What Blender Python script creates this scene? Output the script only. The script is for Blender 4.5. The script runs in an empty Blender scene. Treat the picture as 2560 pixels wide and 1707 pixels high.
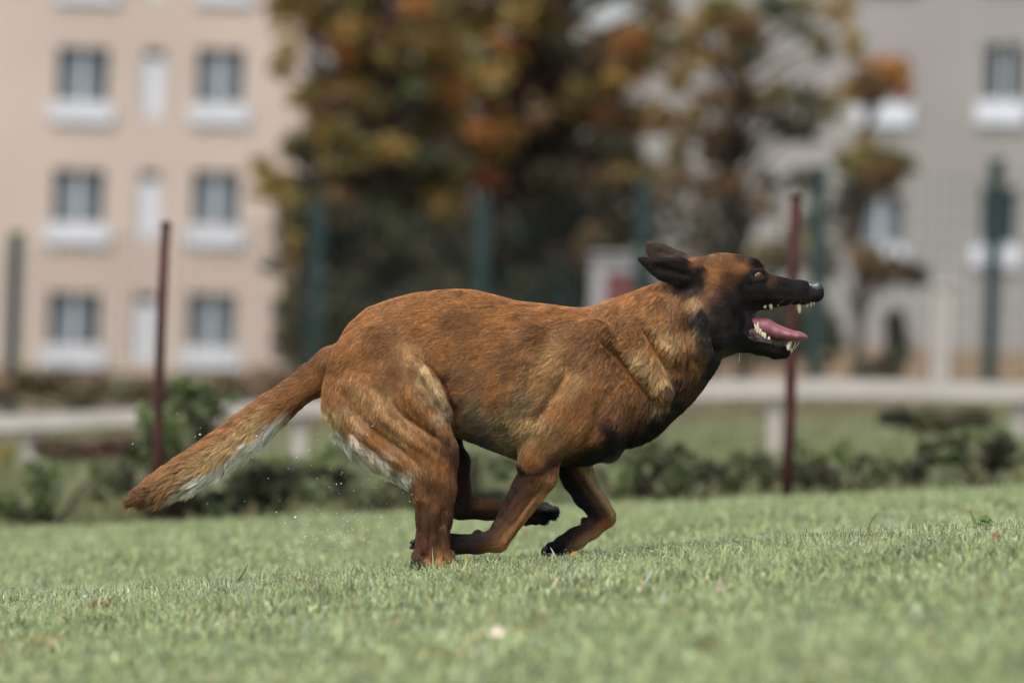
import bpy, math, random
import numpy as np
from mathutils import Matrix, Vector
from mathutils.kdtree import KDTree

rad = math.radians
S = bpy.context.scene
COL = S.collection
rng = np.random.default_rng(7)
random.seed(7)

# ---------------------------------------------------------------- camera
FPX = 200 / 36 * 2560           # focal length in photograph pixels
DD = 12.4                       # distance of the dog
CAMZ = 0.45
roll, pitch = rad(2.1), math.atan(26.5 / FPX)
Fw = Vector((0, math.cos(pitch), math.sin(pitch)))
R0 = Vector((1, 0, 0)); U0 = R0.cross(Fw)
Rv = (R0 * math.cos(roll) + U0 * math.sin(roll)).normalized()
Uv = (U0 * math.cos(roll) - R0 * math.sin(roll)).normalized()
CAM = Vector((0, 0, CAMZ))
cd = bpy.data.cameras.new('camera'); cam = bpy.data.objects.new('camera', cd); COL.objects.link(cam)
cam.matrix_world = Matrix(((Rv.x, Uv.x, -Fw.x, CAM.x), (Rv.y, Uv.y, -Fw.y, CAM.y), (Rv.z, Uv.z, -Fw.z, CAM.z), (0, 0, 0, 1)))
cd.lens = 200; cd.sensor_width = 36; cd.clip_start = 0.1; cd.clip_end = 3000
cd.dof.use_dof = True; cd.dof.focus_distance = DD - 0.06; cd.dof.aperture_fstop = 3.4
S.camera = cam

# ---------------------------------------------------------------- light
w = bpy.data.worlds.new("World"); S.world = w; w.use_nodes = True
nt = w.node_tree; bg = nt.nodes['Background']
sky = nt.nodes.new('ShaderNodeTexSky'); sky.sky_type = 'NISHITA'; sky.sun_disc = False
SUN_EL, SUN_AZ = 58, -150        # azimuth measured from +Y towards +X
sky.sun_elevation = rad(SUN_EL); sky.sun_rotation = rad(SUN_AZ)
sky.air_density = 1.0; sky.dust_density = 4.0; sky.ozone_density = 1.0
hs = nt.nodes.new('ShaderNodeHueSaturation'); hs.inputs['Saturation'].default_value = 0.45
nt.links.new(sky.outputs[0], hs.inputs['Color']); nt.links.new(hs.outputs[0], bg.inputs[0]); bg.inputs[1].default_value = 0.15
sl = bpy.data.lights.new('sun', 'SUN'); sl.energy = 1.3; sl.angle = rad(16); sl.color = (1, .95, .88)
so = bpy.data.objects.new('sun', sl); COL.objects.link(so)
sd = Vector((math.sin(rad(-150)) * math.cos(rad(SUN_EL)), math.cos(rad(-150)) * math.cos(rad(SUN_EL)), math.sin(rad(SUN_EL))))
SUN_AZ = -150
sky.sun_rotation = rad(SUN_AZ)
so.rotation_euler = sd.to_track_quat('Z', 'Y').to_euler(); so.location = sd * 50
S.view_settings.view_transform = 'Standard'; S.view_settings.look = 'None'
S.view_settings.exposure = .78; S.view_settings.gamma = 1
S.cycles.use_denoising = True
S.cycles_curves.shape = 'RIBBONS'

# ---------------------------------------------------------------- helpers
def pt(px, py, Y):
    """world point seen at photograph pixel px,py at world depth Y"""
    d = Rv * ((px - 1280) / FPX) + Uv * ((853.5 - py) / FPX) + Fw
    return CAM + d * (Y / d.y)

def tag(o, label=None, cat=None, group=None, kind=None):
    if label: o['label'] = label
    if cat: o['category'] = cat
    if group: o['group'] = group
    if kind: o['kind'] = kind
    return o

def empty(name, loc, label, cat, group=None):
    o = bpy.data.objects.new(name, None); COL.objects.link(o); o.location = loc
    o.empty_display_size = .1
    return tag(o, label, cat, group)

def link(name, me, m, parent=None, smooth=False):
    me.materials.append(m)
    if smooth: me.polygons.foreach_set('use_smooth', np.ones(len(me.polygons), dtype=bool))
    o = bpy.data.objects.new(name, me); COL.objects.link(o)
    if parent is not None:
        o.parent = parent
        o.matrix_parent_inverse = Matrix.Translation(parent.location).inverted()
    return o

def mesh_np(name, V, F, cols=None):
    """V (n,3), F (m,k) arrays; cols (n,3) vertex colours"""
    me = bpy.data.meshes.new(name); V = np.asarray(V, np.float32); F = np.asarray(F, np.int32)
    k = F.shape[1]
    me.vertices.add(len(V)); me.vertices.foreach_set('co', V.ravel())
    me.loops.add(F.size); me.loops.foreach_set('vertex_index', F.ravel())
    me.polygons.add(len(F)); me.polygons.foreach_set('loop_start', np.arange(0, F.size, k, dtype=np.int32))
    me.polygons.foreach_set('loop_total', np.full(len(F), k, np.int32))
    me.update(calc_edges=True); me.validate()
    if cols is not None:
        a = me.attributes.new('col', 'FLOAT_COLOR', 'POINT')
        c = np.ones((len(V), 4), np.float32); c[:, :3] = cols
        a.data.foreach_set('color', c.ravel())
    return me

class MB:
    def __init__(s): s.v = []; s.f = []
    def box(s, x0, x1, y0, y1, z0, z1):
        n = len(s.v)
        s.v += [(x, y, z) for z in (z0, z1) for y in (y0, y1) for x in (x0, x1)]
        s.f += [tuple(n + i for i in q) for q in ((0, 2, 3, 1), (4, 5, 7, 6), (0, 1, 5, 4), (2, 6, 7, 3), (0, 4, 6, 2), (1, 3, 7, 5))]
    def tube(s, pts, rs, n=10, cap=True):
        pts = [Vector(p) for p in pts]; b = len(s.v)
        for i, p in enumerate(pts):
            t = (pts[min(i + 1, len(pts) - 1)] - pts[max(i - 1, 0)]).normalized()
            u = t.orthogonal().normalized() if i == 0 else (u - t * u.dot(t)).normalized()
            v = t.cross(u)
            for k in range(n):
                a = 2 * math.pi * k / n
                s.v.append(tuple(p + (u * math.cos(a) + v * math.sin(a)) * rs[i]))
        for i in range(len(pts) - 1):
            for k in range(n):
                s.f.append((b + i * n + k, b + i * n + (k + 1) % n, b + (i + 1) * n + (k + 1) % n, b + (i + 1) * n + k))
        if cap:
            s.f.append(tuple(b + k for k in range(n))[::-1]); s.f.append(tuple(b + (len(pts) - 1) * n + k for k in range(n)))
    def build(s, name, m, parent=None, smooth=False, mw=None):
        me = bpy.data.meshes.new(name)
        V = s.v if mw is None else [tuple(mw @ Vector(p)) for p in s.v]
        me.from_pydata(V, [], s.f); me.update()
        return link(name, me, m, parent, smooth)

def mat(name, base=(.5, .5, .5), rough=.8, spec=.3, noise=None, attr=None, vary=0, transl=0, metal=0, bump=0):
    """noise=(scale, colour2, low, high); attr = colour attribute name"""
    m = bpy.data.materials.new(name); m.use_nodes = True
    t = m.node_tree; L = t.links; p = t.nodes['Principled BSDF']
    p.inputs['Roughness'].default_value = rough; p.inputs['Specular IOR Level'].default_value = spec; p.inputs['Metallic'].default_value = metal
    p.inputs['Base Color'].default_value = (*base, 1)
    src = None
    if attr:
        a = t.nodes.new('ShaderNodeAttribute'); a.attribute_name = attr; src = a.outputs['Color']
    if noise:
        sc, c2, lo, hi = noise
        tc = t.nodes.new('ShaderNodeTexCoord'); n = t.nodes.new('ShaderNodeTexNoise'); n.inputs['Scale'].default_value = sc; n.inputs['Detail'].default_value = 6
        L.new(tc.outputs['Object'], n.inputs['Vector'])
        r = t.nodes.new('ShaderNodeMapRange'); r.inputs[1].default_value = lo; r.inputs[2].default_value = hi
        L.new(n.outputs[0], r.inputs[0])
        mx = t.nodes.new('ShaderNodeMix'); mx.data_type = 'RGBA'; L.new(r.outputs[0], mx.inputs[0])
        if src: L.new(src, mx.inputs[6])
        else: mx.inputs[6].default_value = (*base, 1)
        mx.inputs[7].default_value = (*c2, 1); src = mx.outputs[2]
        if bump:
            b = t.nodes.new('ShaderNodeBump'); b.inputs['Strength'].default_value = bump; L.new(n.outputs[0], b.inputs['Height']); L.new(b.outputs[0], p.inputs['Normal'])
    if src: L.new(src, p.inputs['Base Color'])
    if transl:
        tr = t.nodes.new('ShaderNodeBsdfTranslucent'); ad = t.nodes.new('ShaderNodeMixShader'); ad.inputs[0].default_value = transl
        if src: L.new(src, tr.inputs[0])
        else: tr.inputs[0].default_value = (*base, 1)
        L.new(p.outputs[0], ad.inputs[1]); L.new(tr.outputs[0], ad.inputs[2]); L.new(ad.outputs[0], t.nodes['Material Output'].inputs[0])
    return m

def vnoise(P, scale, seed=0):
    """smooth value noise in 0..1, P (n,3)"""
    Q = np.asarray(P, np.float64) * scale + 1000.5; i = np.floor(Q).astype(np.int64); f = Q - i; f = f * f * (3 - 2 * f)
    def h(a, b, c):
        n = (a * 374761393 + b * 668265263 + c * 2147483647 + seed * 1274126177) & 0xffffffff
        n = ((n ^ (n >> 13)) * 1274126177) & 0xffffffff; n = (n ^ (n >> 16)) & 0xffffff
        return n / 0xffffff
    r = 0
    for dx in (0, 1):
        for dy in (0, 1):
            for dz in (0, 1):
                wt = (f[:, 0] if dx else 1 - f[:, 0]) * (f[:, 1] if dy else 1 - f[:, 1]) * (f[:, 2] if dz else 1 - f[:, 2])
                r = r + wt * h(i[:, 0] + dx, i[:, 1] + dy, i[:, 2] + dz)
    return r

# ---------------------------------------------------------------- terrain
knots = []
def knot(Y, a, b):
    p, q = pt(a[0], a[1], Y), pt(b[0], b[1], Y); s = (q.z - p.z) / (q.x - p.x); knots.append((Y, p.z - s * p.x, s))
knot(12.4, (0, 1500), (2560, 1322))
k0 = knots[0]; knots.insert(0, (2.0, k0[1] - .0, k0[2]))
knot(12.62, (0, 1502), (2560, 1318))
knot(13.3, (0, 1512), (2560, 1330))
knot(14.6, (0, 1490), (2560, 1308))
knot(16.6, (0, 1420), (2560, 1268))
knot(20.3, (0, 1330), (2560, 1222))
knots.append((21.6, knots[-1][1] - .10, knots[-1][2]))
knot(26.0, (0, 1262), (2560, 1180))
knot(35.0, (0, 1215), (2560, 1135))
knot(65.0, (0, 1060), (2560, 1000))
knot(140., (0, 985), (2560, 985))
knots.append((2000., knots[-1][1], 0))
KY = np.array([k[0] for k in knots]); KA = np.array([k[1] for k in knots]); KS = np.array([k[2] for k in knots])
def gz(X, Y):
    X = np.asarray(X, float); Y = np.asarray(Y, float)
    s = np.interp(Y, KY, KS); hw = np.interp(Y, [0, 20, 60, 140], [6, 8, 14, 40])
    z = np.interp(Y, KY, KA) + s * hw * np.tanh(X / hw)
    P = np.stack([X, Y, 0 * X], -1).reshape(-1, 3)
    b = (vnoise(P, 1.1, 3) - .5) * .02 + (vnoise(P, 4.5, 4) - .5) * .012
    return z + b.reshape(z.shape)

# ---------------------------------------------------------------- materials
M_soil = mat('lawn soil', (.10, .13, .045), .95, .1, attr='col', noise=(3, (.07, .075, .04), .4, .8), bump=.3)
M_grass = mat('grass blades', rough=.55, spec=.25, attr='col', transl=.35)
M_leaf = mat('tree leaves', rough=.6, spec=.2, attr='col', transl=.3)
M_bark = mat('bark', (.09, .07, .055), .9, .1, noise=(6, (.05, .04, .03), .4, .6))

# ---------------------------------------------------------------- ground
def sheet(name, xs, ys, m):
    X, Y = np.meshgrid(xs, ys); Z = gz(X, Y); V = np.stack([X, Y, Z], -1).reshape(-1, 3)
    nx = len(xs); i, j = np.meshgrid(np.arange(nx - 1), np.arange(len(ys) - 1)); a = (j * nx + i).ravel()
    g = np.array([.11, .14, .055]); d = np.array([.17, .125, .085]); t = np.clip((V[:, 1] - 44) / 14, 0, 1)[:, None]
    return link(name, mesh_np(name, V, np.stack([a, a + 1, a + nx + 1, a + nx], -1), g + (d - g) * t), m, None, True)
xs = np.concatenate([[-1500, -600, -200, -80, -40, -20, -12], np.arange(-8, -3, .5), np.arange(-3, 3, .07), np.arange(3, 8.1, .5), [12, 20, 40, 80, 200, 600, 1500]])
ys = np.concatenate([[-30, -5, 0, 2, 4], np.arange(5, 22, .09), np.arange(22, 40, .5), np.arange(40, 140, 5), [140, 200, 400, 1000, 2000]])
tag(sheet('ground', xs, ys, M_soil), kind='structure')

# ---------------------------------------------------------------- grass
def blades(name, X, Y, H, W, C, mt, lean=.5, segs=2, jit=.0):
    n = len(X); Z = gz(X, Y) - .004
    a = rng.uniform(0, 2 * np.pi, n); dl = rng.uniform(0, 2 * np.pi, n); ln = np.abs(rng.normal(0, lean, n)) * H
    wv = np.stack([np.cos(a), np.sin(a), 0 * a], -1) * W[:, None] / 2
    root = np.stack([X, Y, Z], -1); ld = np.stack([np.cos(dl), np.sin(dl), 0 * dl], -1)
    mid = root + ld * (ln * .25)[:, None]; mid[:, 2] += H * .55
    tip = root + ld * ln[:, None]; tip[:, 2] += H * np.clip(1.05 - .35 * (ln / H) ** 2, .3, 1)
    V = np.stack([root - wv, root + wv, mid + wv * .8, mid - wv * .8, tip], 1).reshape(-1, 3)
    b = np.arange(n)[:, None] * 5
    F = np.concatenate([b + np.array([[0, 1, 2]]), b + np.array([[0, 2, 3]]), b + np.array([[3, 2, 4]])], 0)
    cc = np.repeat(C, 5, 0); sh = np.tile(np.array([1, 1, 1, 1, 1.0]), n)[:, None]
    return link(name, mesh_np(name, V, F, cc * sh), mt)

def lawn_colours(X, Y, n):
    P = np.stack([X, Y, 0 * X], -1)
    a = vnoise(P, .9, 11)[:, None]; b = vnoise(P, 3.2, 12)[:, None]; c = vnoise(P, 14, 13)[:, None]
    g1 = np.array([.275, .34, .15]); g2 = np.array([.42, .475, .25]); g3 = np.array([.49, .54, .40])
    C = g1 + (g2 - g1) * np.clip(.5 * a + .6 * b, 0, 1)
    C = C + (g3 - C) * (np.clip((c - .5) * 1.6, 0, 1) * .6)
    C *= rng.uniform(.5, 1.45, (n, 1))
    r = rng.random(n)
    C[r < .07] = np.array([.42, .36, .20]) * rng.uniform(.7, 1.1, ((r < .07).sum(), 1))     # straw
    C[(r > .07) & (r < .095)] = np.array([.46, .54, .44])                                        # pale bluish
    brown = (vnoise(P, 8, 21) > .76) & (rng.random(n) < .45)
    C[brown] = np.array([.30, .20, .09])
    och = (vnoise(P, 9, 23) > .78) & (rng.random(n) < .35); C[och] = np.array([.42, .31, .09])
    dkg = (vnoise(P, 11, 24) > .62) & (rng.random(n) < .7); C[dkg] *= .55
    return C

XS = []; YS = []
for (y0, y1, dens) in ((5.5, 8, 2600), (8, 11, 3800), (11, 14.5, 9500), (14.5, 20.5, 2600)):
    for k in range(8):
        ya = y0 + (y1 - y0) * k / 8; yb = y0 + (y1 - y0) * (k + 1) / 8
        hw = .09 * yb * 1.45 + .35; n = int(dens * (yb - ya) * 2 * hw)
        XS.append(rng.uniform(-hw, hw, n)); YS.append(rng.uniform(ya, yb, n))
GX = np.concatenate(XS); GY = np.concatenate(YS); n = len(GX)
PN = np.stack([GX, GY, 0 * GX], -1)
GH = rng.uniform(.013, .032, n) * (.45 + 1.0 * vnoise(PN, 7, 31)); GH[rng.random(n) < .012] *= 1.9
GW = rng.uniform(.0020, .0046, n) * np.where((GY > 11) & (GY < 14.5), 1.0, 1.6)
tag(blades('lawn_grass', GX, GY, GH, GW, lawn_colours(GX, GY, n), M_grass, .8), kind='stuff',
    label='short mown lawn grass the dog runs over', cat='grass')

# meadow / rough weeds beyond the lawn edge
n = 60000; MY = 20.6 + 44 * rng.random(n) ** 1.7; MX = rng.uniform(-1, 1, n) * (.09 * MY * 1.35 + 1)
PN = np.stack([MX, MY, 0 * MX], -1); a = vnoise(PN, .8, 41); b = vnoise(PN, .35, 42)
MH = (.05 + .16 * a ** 2) * rng.uniform(.6, 1.3, n) * np.interp(MY, [20.6, 23.5, 27], [.3, .45, 1]); MW = rng.uniform(.008, .018, n) * (MY / 25)
C = np.array([.15, .18, .085]) + (np.array([.27, .30, .17]) - np.array([.15, .18, .085])) * np.clip(a * 1.5 - .2, 0, 1)[:, None]
C = C + (np.array([.20, .15, .09]) - C) * np.clip((b[:, None] - .45) * 3, 0, 1) * .7
C = C + (np.array([.20, .165, .105]) - C) * np.clip((MY - 44) / 10, 0, 1)[:, None] * .8
C *= rng.uniform(.7, 1.25, (n, 1))
tag(blades('meadow_grass', MX, MY, MH, MW, C, M_grass, .6), kind='stuff', label='rough meadow grass between the lawn and the buildings', cat='grass')

n = 14000; WY = rng.uniform(22.7, 28.5, n); WX = rng.uniform(-1, 1, n) * (.13 * WY); q = vnoise(np.stack([WX, WY * .6, 0 * WX], -1), 1.7, 77); kp = q > .42; WX, WY, q = WX[kp], WY[kp], q[kp]; n = len(WX)
C = np.array([.20, .23, .12]) * rng.uniform(.6, 1.3, (n, 1)); C[rng.random(n) < .25] = (.20, .15, .08)
tag(blades('weeds', WX, WY, rng.uniform(.10, .34, n) * q, rng.uniform(.008, .02, n), C, M_grass, .45), kind='stuff', label='loose tall weeds growing along the far lawn edge', cat='weeds')
# ---------------------------------------------------------------- foliage
def leaf_quads(Cn, size, nrm_jit=1.0):
    n = len(Cn); a = rng.normal(size=(n, 3)); a /= np.linalg.norm(a, axis=1)[:, None]
    b = np.cross(a, rng.normal(size=(n, 3))); b /= np.linalg.norm(b, axis=1)[:, None]
    s = size[:, None] / 2
    V = np.stack([Cn - a * s, Cn + b * s * .55, Cn + a * s, Cn - b * s * .55], 1).reshape(-1, 3)
    F = np.arange(n * 4).reshape(-1, 4); return V, F

def foliage(name, clumps, leafsize, parent, mt=None, dens=1.0):
    """clumps: (x,y,z, rx,ry,rz, colour, count)"""
    Vs = []; Cs = []
    for (c, r, col, cnt) in clumps:
        cnt = int(cnt * dens); d = rng.normal(size=(cnt, 3)); d /= np.linalg.norm(d, axis=1)[:, None]
        P = np.array(c) + d * (rng.random((cnt, 1)) ** .45) * np.array(r)
        V, F = leaf_quads(P, rng.uniform(.6, 1.3, cnt) * leafsize); Vs.append(V)
        Cs.append(np.repeat(np.array(col) * rng.uniform(.6, 1.4, (cnt, 1)), 4, 0))
    V = np.concatenate(Vs); C = np.concatenate(Cs)
    return link(name, mesh_np(name, V, np.arange(len(V)).reshape(-1, 4), C), mt or M_leaf, parent)

OL = (.175, .14, .05); OC = (.28, .19, .06); OR = (.33, .155, .05); DK = (.07, .066, .038); GN = (.065, .075, .035); RD = (.16, .065, .032)
YL = (.28, .19, .05); BR = (.175, .115, .06); TL = (.02, .035, .03)

def tree(name, label, base_px, Y, blobs, leaf=.2, group=None, tw=.16, dens=1.0, dep=2.5):
    """blobs in photograph pixels of a 2352-wide view: (x, y, rx, ry, colour, count)"""
    K = 2560 / 2352
    bp = pt(base_px[0] * K, base_px[1] * K, Y); bp.z = float(gz(bp.x, bp.y))
    t = empty(name, bp, label, 'tree', group)
    cl = []; br = MB(); sc = Y / FPX * K
    cxs = [b[0] for b in blobs]; cys = [b[1] for b in blobs]
    top = pt(np.mean(cxs) * K, (min(cys)) * K, Y)
    trunk = [bp + (top - bp) * f + Vector((.12 * math.sin(f * 7), 0, 0)) for f in (-.01, .12, .3, .5, .75, 1)]
    br.tube(trunk, [tw, tw * .85, tw * .7, tw * .55, tw * .35, tw * .12], 9)
    for (x, y, rx, ry, col, cnt) in blobs:
        dy = random.uniform(-dep, dep) * .5
        c = pt(x * K, y * K, Y + dy)
        cl.append((tuple(c), (rx * sc, min(rx, ry) * sc * 1.3, ry * sc), col, cnt))
        f = max(.1, min(.85, (c.z - bp.z) / max(.1, top.z - bp.z) - .15)); s0 = bp + (top - bp) * f
        br.tube([s0, s0.lerp(c, .5) + Vector((0, 0, .15)), c], [tw * .35, tw * .2, tw * .06], 6)
    br.build('trunk', M_bark, t, True)
    foliage('crown', cl, leaf, t, dens=dens)
    return t

def blobfield(x0, x1, y0, y1, step, colfn, r=(34, 60), cnt=110, holes=()):
    out = []
    y = y0
    while y <= y1:
        x = x0
        while x <= x1:
            bx, by = x + random.uniform(-.5, .5) * step, y + random.uniform(-.5, .5) * step
            if not any(((bx - h[0]) / h[2]) ** 2 + ((by - h[1]) / h[3]) ** 2 < 1 for h in holes):
                rr = random.uniform(*r); out.append((bx, by, rr * random.uniform(.9, 1.3), rr * random.uniform(.7, 1), colfn(bx, by), cnt))
            x += step
        y += step
    return out

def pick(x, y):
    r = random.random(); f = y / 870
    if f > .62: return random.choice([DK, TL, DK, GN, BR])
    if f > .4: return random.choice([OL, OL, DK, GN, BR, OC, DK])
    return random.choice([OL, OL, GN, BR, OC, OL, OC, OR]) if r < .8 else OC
H1 = [(700, 160, 46, 52), (885, 15, 60, 40), (700, 60, 40, 45), (655, 260, 50, 60), (720, 370, 30, 25), (918, 385, 26, 24)]
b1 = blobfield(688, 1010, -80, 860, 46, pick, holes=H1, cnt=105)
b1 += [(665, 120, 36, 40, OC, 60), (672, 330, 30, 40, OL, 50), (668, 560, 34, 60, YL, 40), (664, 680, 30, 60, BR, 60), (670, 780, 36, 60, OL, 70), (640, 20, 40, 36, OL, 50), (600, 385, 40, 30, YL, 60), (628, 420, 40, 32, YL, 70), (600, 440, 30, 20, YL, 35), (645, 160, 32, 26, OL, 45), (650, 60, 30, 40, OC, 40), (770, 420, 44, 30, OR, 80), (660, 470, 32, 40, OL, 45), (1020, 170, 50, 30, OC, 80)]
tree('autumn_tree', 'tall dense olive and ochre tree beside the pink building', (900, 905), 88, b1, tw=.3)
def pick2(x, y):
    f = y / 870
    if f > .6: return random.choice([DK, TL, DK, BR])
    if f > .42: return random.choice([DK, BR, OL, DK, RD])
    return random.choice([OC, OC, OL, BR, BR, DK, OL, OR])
H2 = [(1370, 10, 75, 40), (1520, 200, 45, 50), (1500, 330, 28, 60), (1440, 30, 60, 40)]
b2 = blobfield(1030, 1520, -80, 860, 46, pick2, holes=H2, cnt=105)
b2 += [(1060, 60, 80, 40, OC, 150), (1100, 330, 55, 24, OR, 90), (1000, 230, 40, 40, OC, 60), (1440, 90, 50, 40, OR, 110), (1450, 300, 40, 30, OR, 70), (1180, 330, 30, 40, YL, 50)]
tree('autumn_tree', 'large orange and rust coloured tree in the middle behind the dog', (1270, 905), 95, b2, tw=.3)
b3 = [(1600, 60, 55, 40, OC, 120), (1660, 20, 60, 40, OL, 130), (1720, 60, 45, 40, BR, 100), (1740, 120, 32, 40, DK, 80), (1780, 10, 50, 40, GN, 120), (1840, 10, 45, 30, OL, 90),
      (1930, 20, 50, 45, OC, 120), (1890, 100, 32, 40, OL, 80), (1960, 80, 30, 30, OC, 50), (1780, 220, 55, 36, OL, 130), (1850, 230, 40, 50, DK, 110), (1900, 250, 36, 36, OL, 90),
      (1945, 210, 30, 34, OC, 55), (1800, 290, 60, 40, DK, 140), (1730, 250, 30, 40, BR, 70), (1860, 300, 36, 34, DK, 80), (1960, 120, 25, 30, YL, 35),
      (1650, 130, 44, 40, BR, 80), (1590, 150, 36, 34, OC, 60), (1560, 300, 40, 40, BR, 70), (1640, 330, 40, 46, BR, 70), (1620, 430, 50, 30, BR, 60), (1700, 180, 24, 30, BR, 40),
      (1560, 380, 24, 24, BR, 40), (1610, 250, 26, 26, OC, 34), (1700, 60, 60, 50, OC, 150), (1830, 60, 40, 40, GN, 60)]
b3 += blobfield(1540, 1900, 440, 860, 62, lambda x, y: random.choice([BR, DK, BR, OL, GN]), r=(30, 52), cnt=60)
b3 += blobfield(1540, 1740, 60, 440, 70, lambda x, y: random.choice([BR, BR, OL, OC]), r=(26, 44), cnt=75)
tree('autumn_tree', 'sparse brown and yellow tree with gaps left of the grey building', (1700, 900), 90, b3, tw=.14, dens=.85)
b4 = [(2030, 165, 56, 34, OR, 240), (2068, 185, 28, 50, OR, 120), (1990, 195, 40, 50, BR, 200), (2020, 215, 30, 30, OC, 90), (2045, 150, 40, 20, OC, 90), (1960, 370, 50, 36, OL, 120), (2010, 360, 50, 34, OL, 120), (2060, 365, 40, 18, OL, 60),
      (1970, 430, 45, 40, DK, 130), (2020, 420, 40, 30, BR, 80), (1940, 480, 36, 40, DK, 100), (1950, 540, 30, 40, BR, 60), (1870, 420, 36, 34, DK, 60), (1900, 600, 34, 60, DK, 90), (1990, 590, 44, 34, BR, 130), (2045, 615, 44, 32, BR, 140), (2095, 630, 40, 28, DK, 110), (2010, 640, 34, 30, OL, 70), (2075, 380, 40, 22, OL, 70), (2030, 400, 60, 30, BR, 110), (1985, 330, 30, 20, OC, 40)]
tree('autumn_tree', 'slim brown tree reaching across the windows of the grey building', (1950, 900), 84, b4, tw=.1, dens=.8)

def shrub(name, label, blobs, Y, leaf, base, dens=1.0, cat='shrub', group=None):
    K = 2560 / 2352; sc = Y / FPX * K
    bp = pt(base[0] * K, base[1] * K, Y); bp.z = float(gz(bp.x, bp.y)); t = empty(name, bp, label, cat, group)
    st = MB(); cl = []
    if leaf < .055:
        nb = []
        for (x, y, rx, ry, col, cnt) in blobs:
            for _ in range(4):
                f = random.random(); cc_ = tuple(np.array(col) * (1 - f * .7) + np.array(random.choice([SG, SG, SL, SB, SD])) * f * .7)
                nb.append((x + random.uniform(-.9, .9) * rx, y + random.uniform(-.75, .45) * ry, rx * random.uniform(.3, .6), ry * random.uniform(.35, .85), cc_, cnt * .17))
        blobs = nb
    for (x, y, rx, ry, col, cnt) in blobs:
        c = pt(x * K, y * K, Y + random.uniform(-.3, .3)); cl.append((tuple(c), (rx * sc, rx * sc, ry * sc), col, cnt))
        st.tube([bp + Vector((random.uniform(-.05, .05), 0, -.02)), bp.lerp(c, .6) + Vector((0, 0, .03)), c], [leaf * .12, leaf * .09, leaf * .03], 5)
    st.build('stem', M_bark, t, True); foliage('foliage', cl, leaf, t, dens=dens)
    return t
SG = (.15, .18, .08); SD = (.045, .05, .028); SL = (.21, .25, .12); SB = (.085, .08, .045)  # SD puts the shade at the shrub bases into the leaf colour
shrub('shrub', 'green bush round the foot of the left rusty post', [(430, 900, 60, 40, SG, 420), (380, 960, 60, 50, SG, 380), (470, 960, 80, 60, SL, 600), (420, 1000, 90, 70, SG, 700), (400, 930, 80, 50, SG, 500), (360, 1040, 60, 60, SD, 500), (330, 1120, 70, 60, SD, 600), (440, 1060, 60, 60, SG, 380), (400, 1150, 80, 45, SD, 500), (520, 930, 40, 30, SG, 140)], 21.9, .04, (390, 1190))
shrub('shrub', 'low dark shrub under the tail of the dog', [(560, 1130, 100, 60, SD, 1000), (680, 1120, 100, 60, SD, 1000), (620, 1070, 90, 30, SL, 420), (480, 1160, 80, 40, SD, 500), (740, 1060, 60, 40, SG, 300)], 22.2, .04, (600, 1195))
shrub('shrub', 'low dark shrub seen through behind the hind legs', [(800, 1120, 100, 60, SD, 1000), (880, 1100, 80, 60, SD, 800), (780, 1060, 90, 26, SG, 360), (950, 1130, 90, 50, SD, 700), (1060, 1120, 100, 50, SD, 800), (1120, 1080, 80, 36, SG, 400)], 22.0, .04, (830, 1190))
shrub('shrub', 'leafy bush far left behind the white rail post', [(60, 1130, 80, 60, SG, 700), (150, 1170, 70, 36, SD, 500), (210, 1110, 50, 50, SG, 300), (20, 1180, 60, 26, SD, 300)], 22.4, .04, (100, 1205))
shrub('shrub', 'spreading low shrub below the open jaws', [(1490, 1095, 90, 50, SD, 900), (1600, 1090, 90, 55, SD, 900), (1540, 1040, 90, 36, SG, 460), (1400, 1090, 70, 50, SG, 460), (1700, 1090, 80, 45, SD, 700), (1790, 1085, 60, 45, SD, 500), (1330, 1090, 60, 50, SG, 400)], 22.1, .04, (1560, 1145))
shrub('shrub', 'low dark shrub right of the right rusty post', [(1880, 1080, 80, 40, SD, 500), (1980, 1065, 80, 40, SG, 460), (2060, 1065, 90, 45, SD, 800), (1850, 1040, 60, 36, SG, 260)], 22.5, .04, (1960, 1128))
shrub('shrub', 'low shrub at the right edge of the lawn', [(2250, 1050, 90, 42, SD, 800), (2340, 1040, 80, 42, SD, 700), (2170, 1065, 70, 34, SG, 300), (2280, 1000, 80, 24, SG, 260)], 22.7, .04, (2270, 1115))
shrub('shrub', 'narrow dark upright shrub standing in front of the grey building', [(2055, 745, 26, 44, SD, 160), (2060, 800, 34, 56, SD, 260), (2045, 840, 40, 40, SB, 160), (2000, 850, 40, 30, SB, 120)], 72, .12, (2070, 870))
shrub('shrub', 'brown weedy clump behind the white rail on the right', [(2150, 970, 70, 30, SB, 300), (2060, 960, 50, 22, SD, 160), (2240, 960, 50, 24, SB, 160)], 30, .06, (2150, 1010))
shrub('shrub', 'yellow leaved plant at the left edge by the white rail', [(8, 1065, 26, 32, (.5, .33, .05), 200), (15, 1100, 20, 24, (.35, .28, .07), 120)], 30, .05, (10, 1140))
shrub('scrub', 'brown and green scrub along the foot of the pink building', [(x_, 900 + random.uniform(-26, 14), 50, 34, random.choice([(.17, .125, .075), (.15, .14, .08), (.19, .135, .09), SB]), 150) for x_ in range(-60, 700, 48)], 56, .14, (300, 950), cat='scrub')
shrub('scrub', 'dark reddish undergrowth below the left end of the pale rail', [(x_, 1030 + random.uniform(-14, 14), 40, 26, random.choice([(.12, .06, .045), (.10, .065, .04), SB]), 170) for x_ in range(110, 360, 36)], 32, .06, (230, 1060), cat='scrub')
shrub('hedge', 'long dark hedge at the foot of the autumn trees', [(700 + 90 * i, 760 + random.uniform(-30, 30), 80, 90, random.choice([DK, TL, SD, SD]), 260) for i in range(14)], 80, .2, (1250, 880), cat='hedge')

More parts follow.
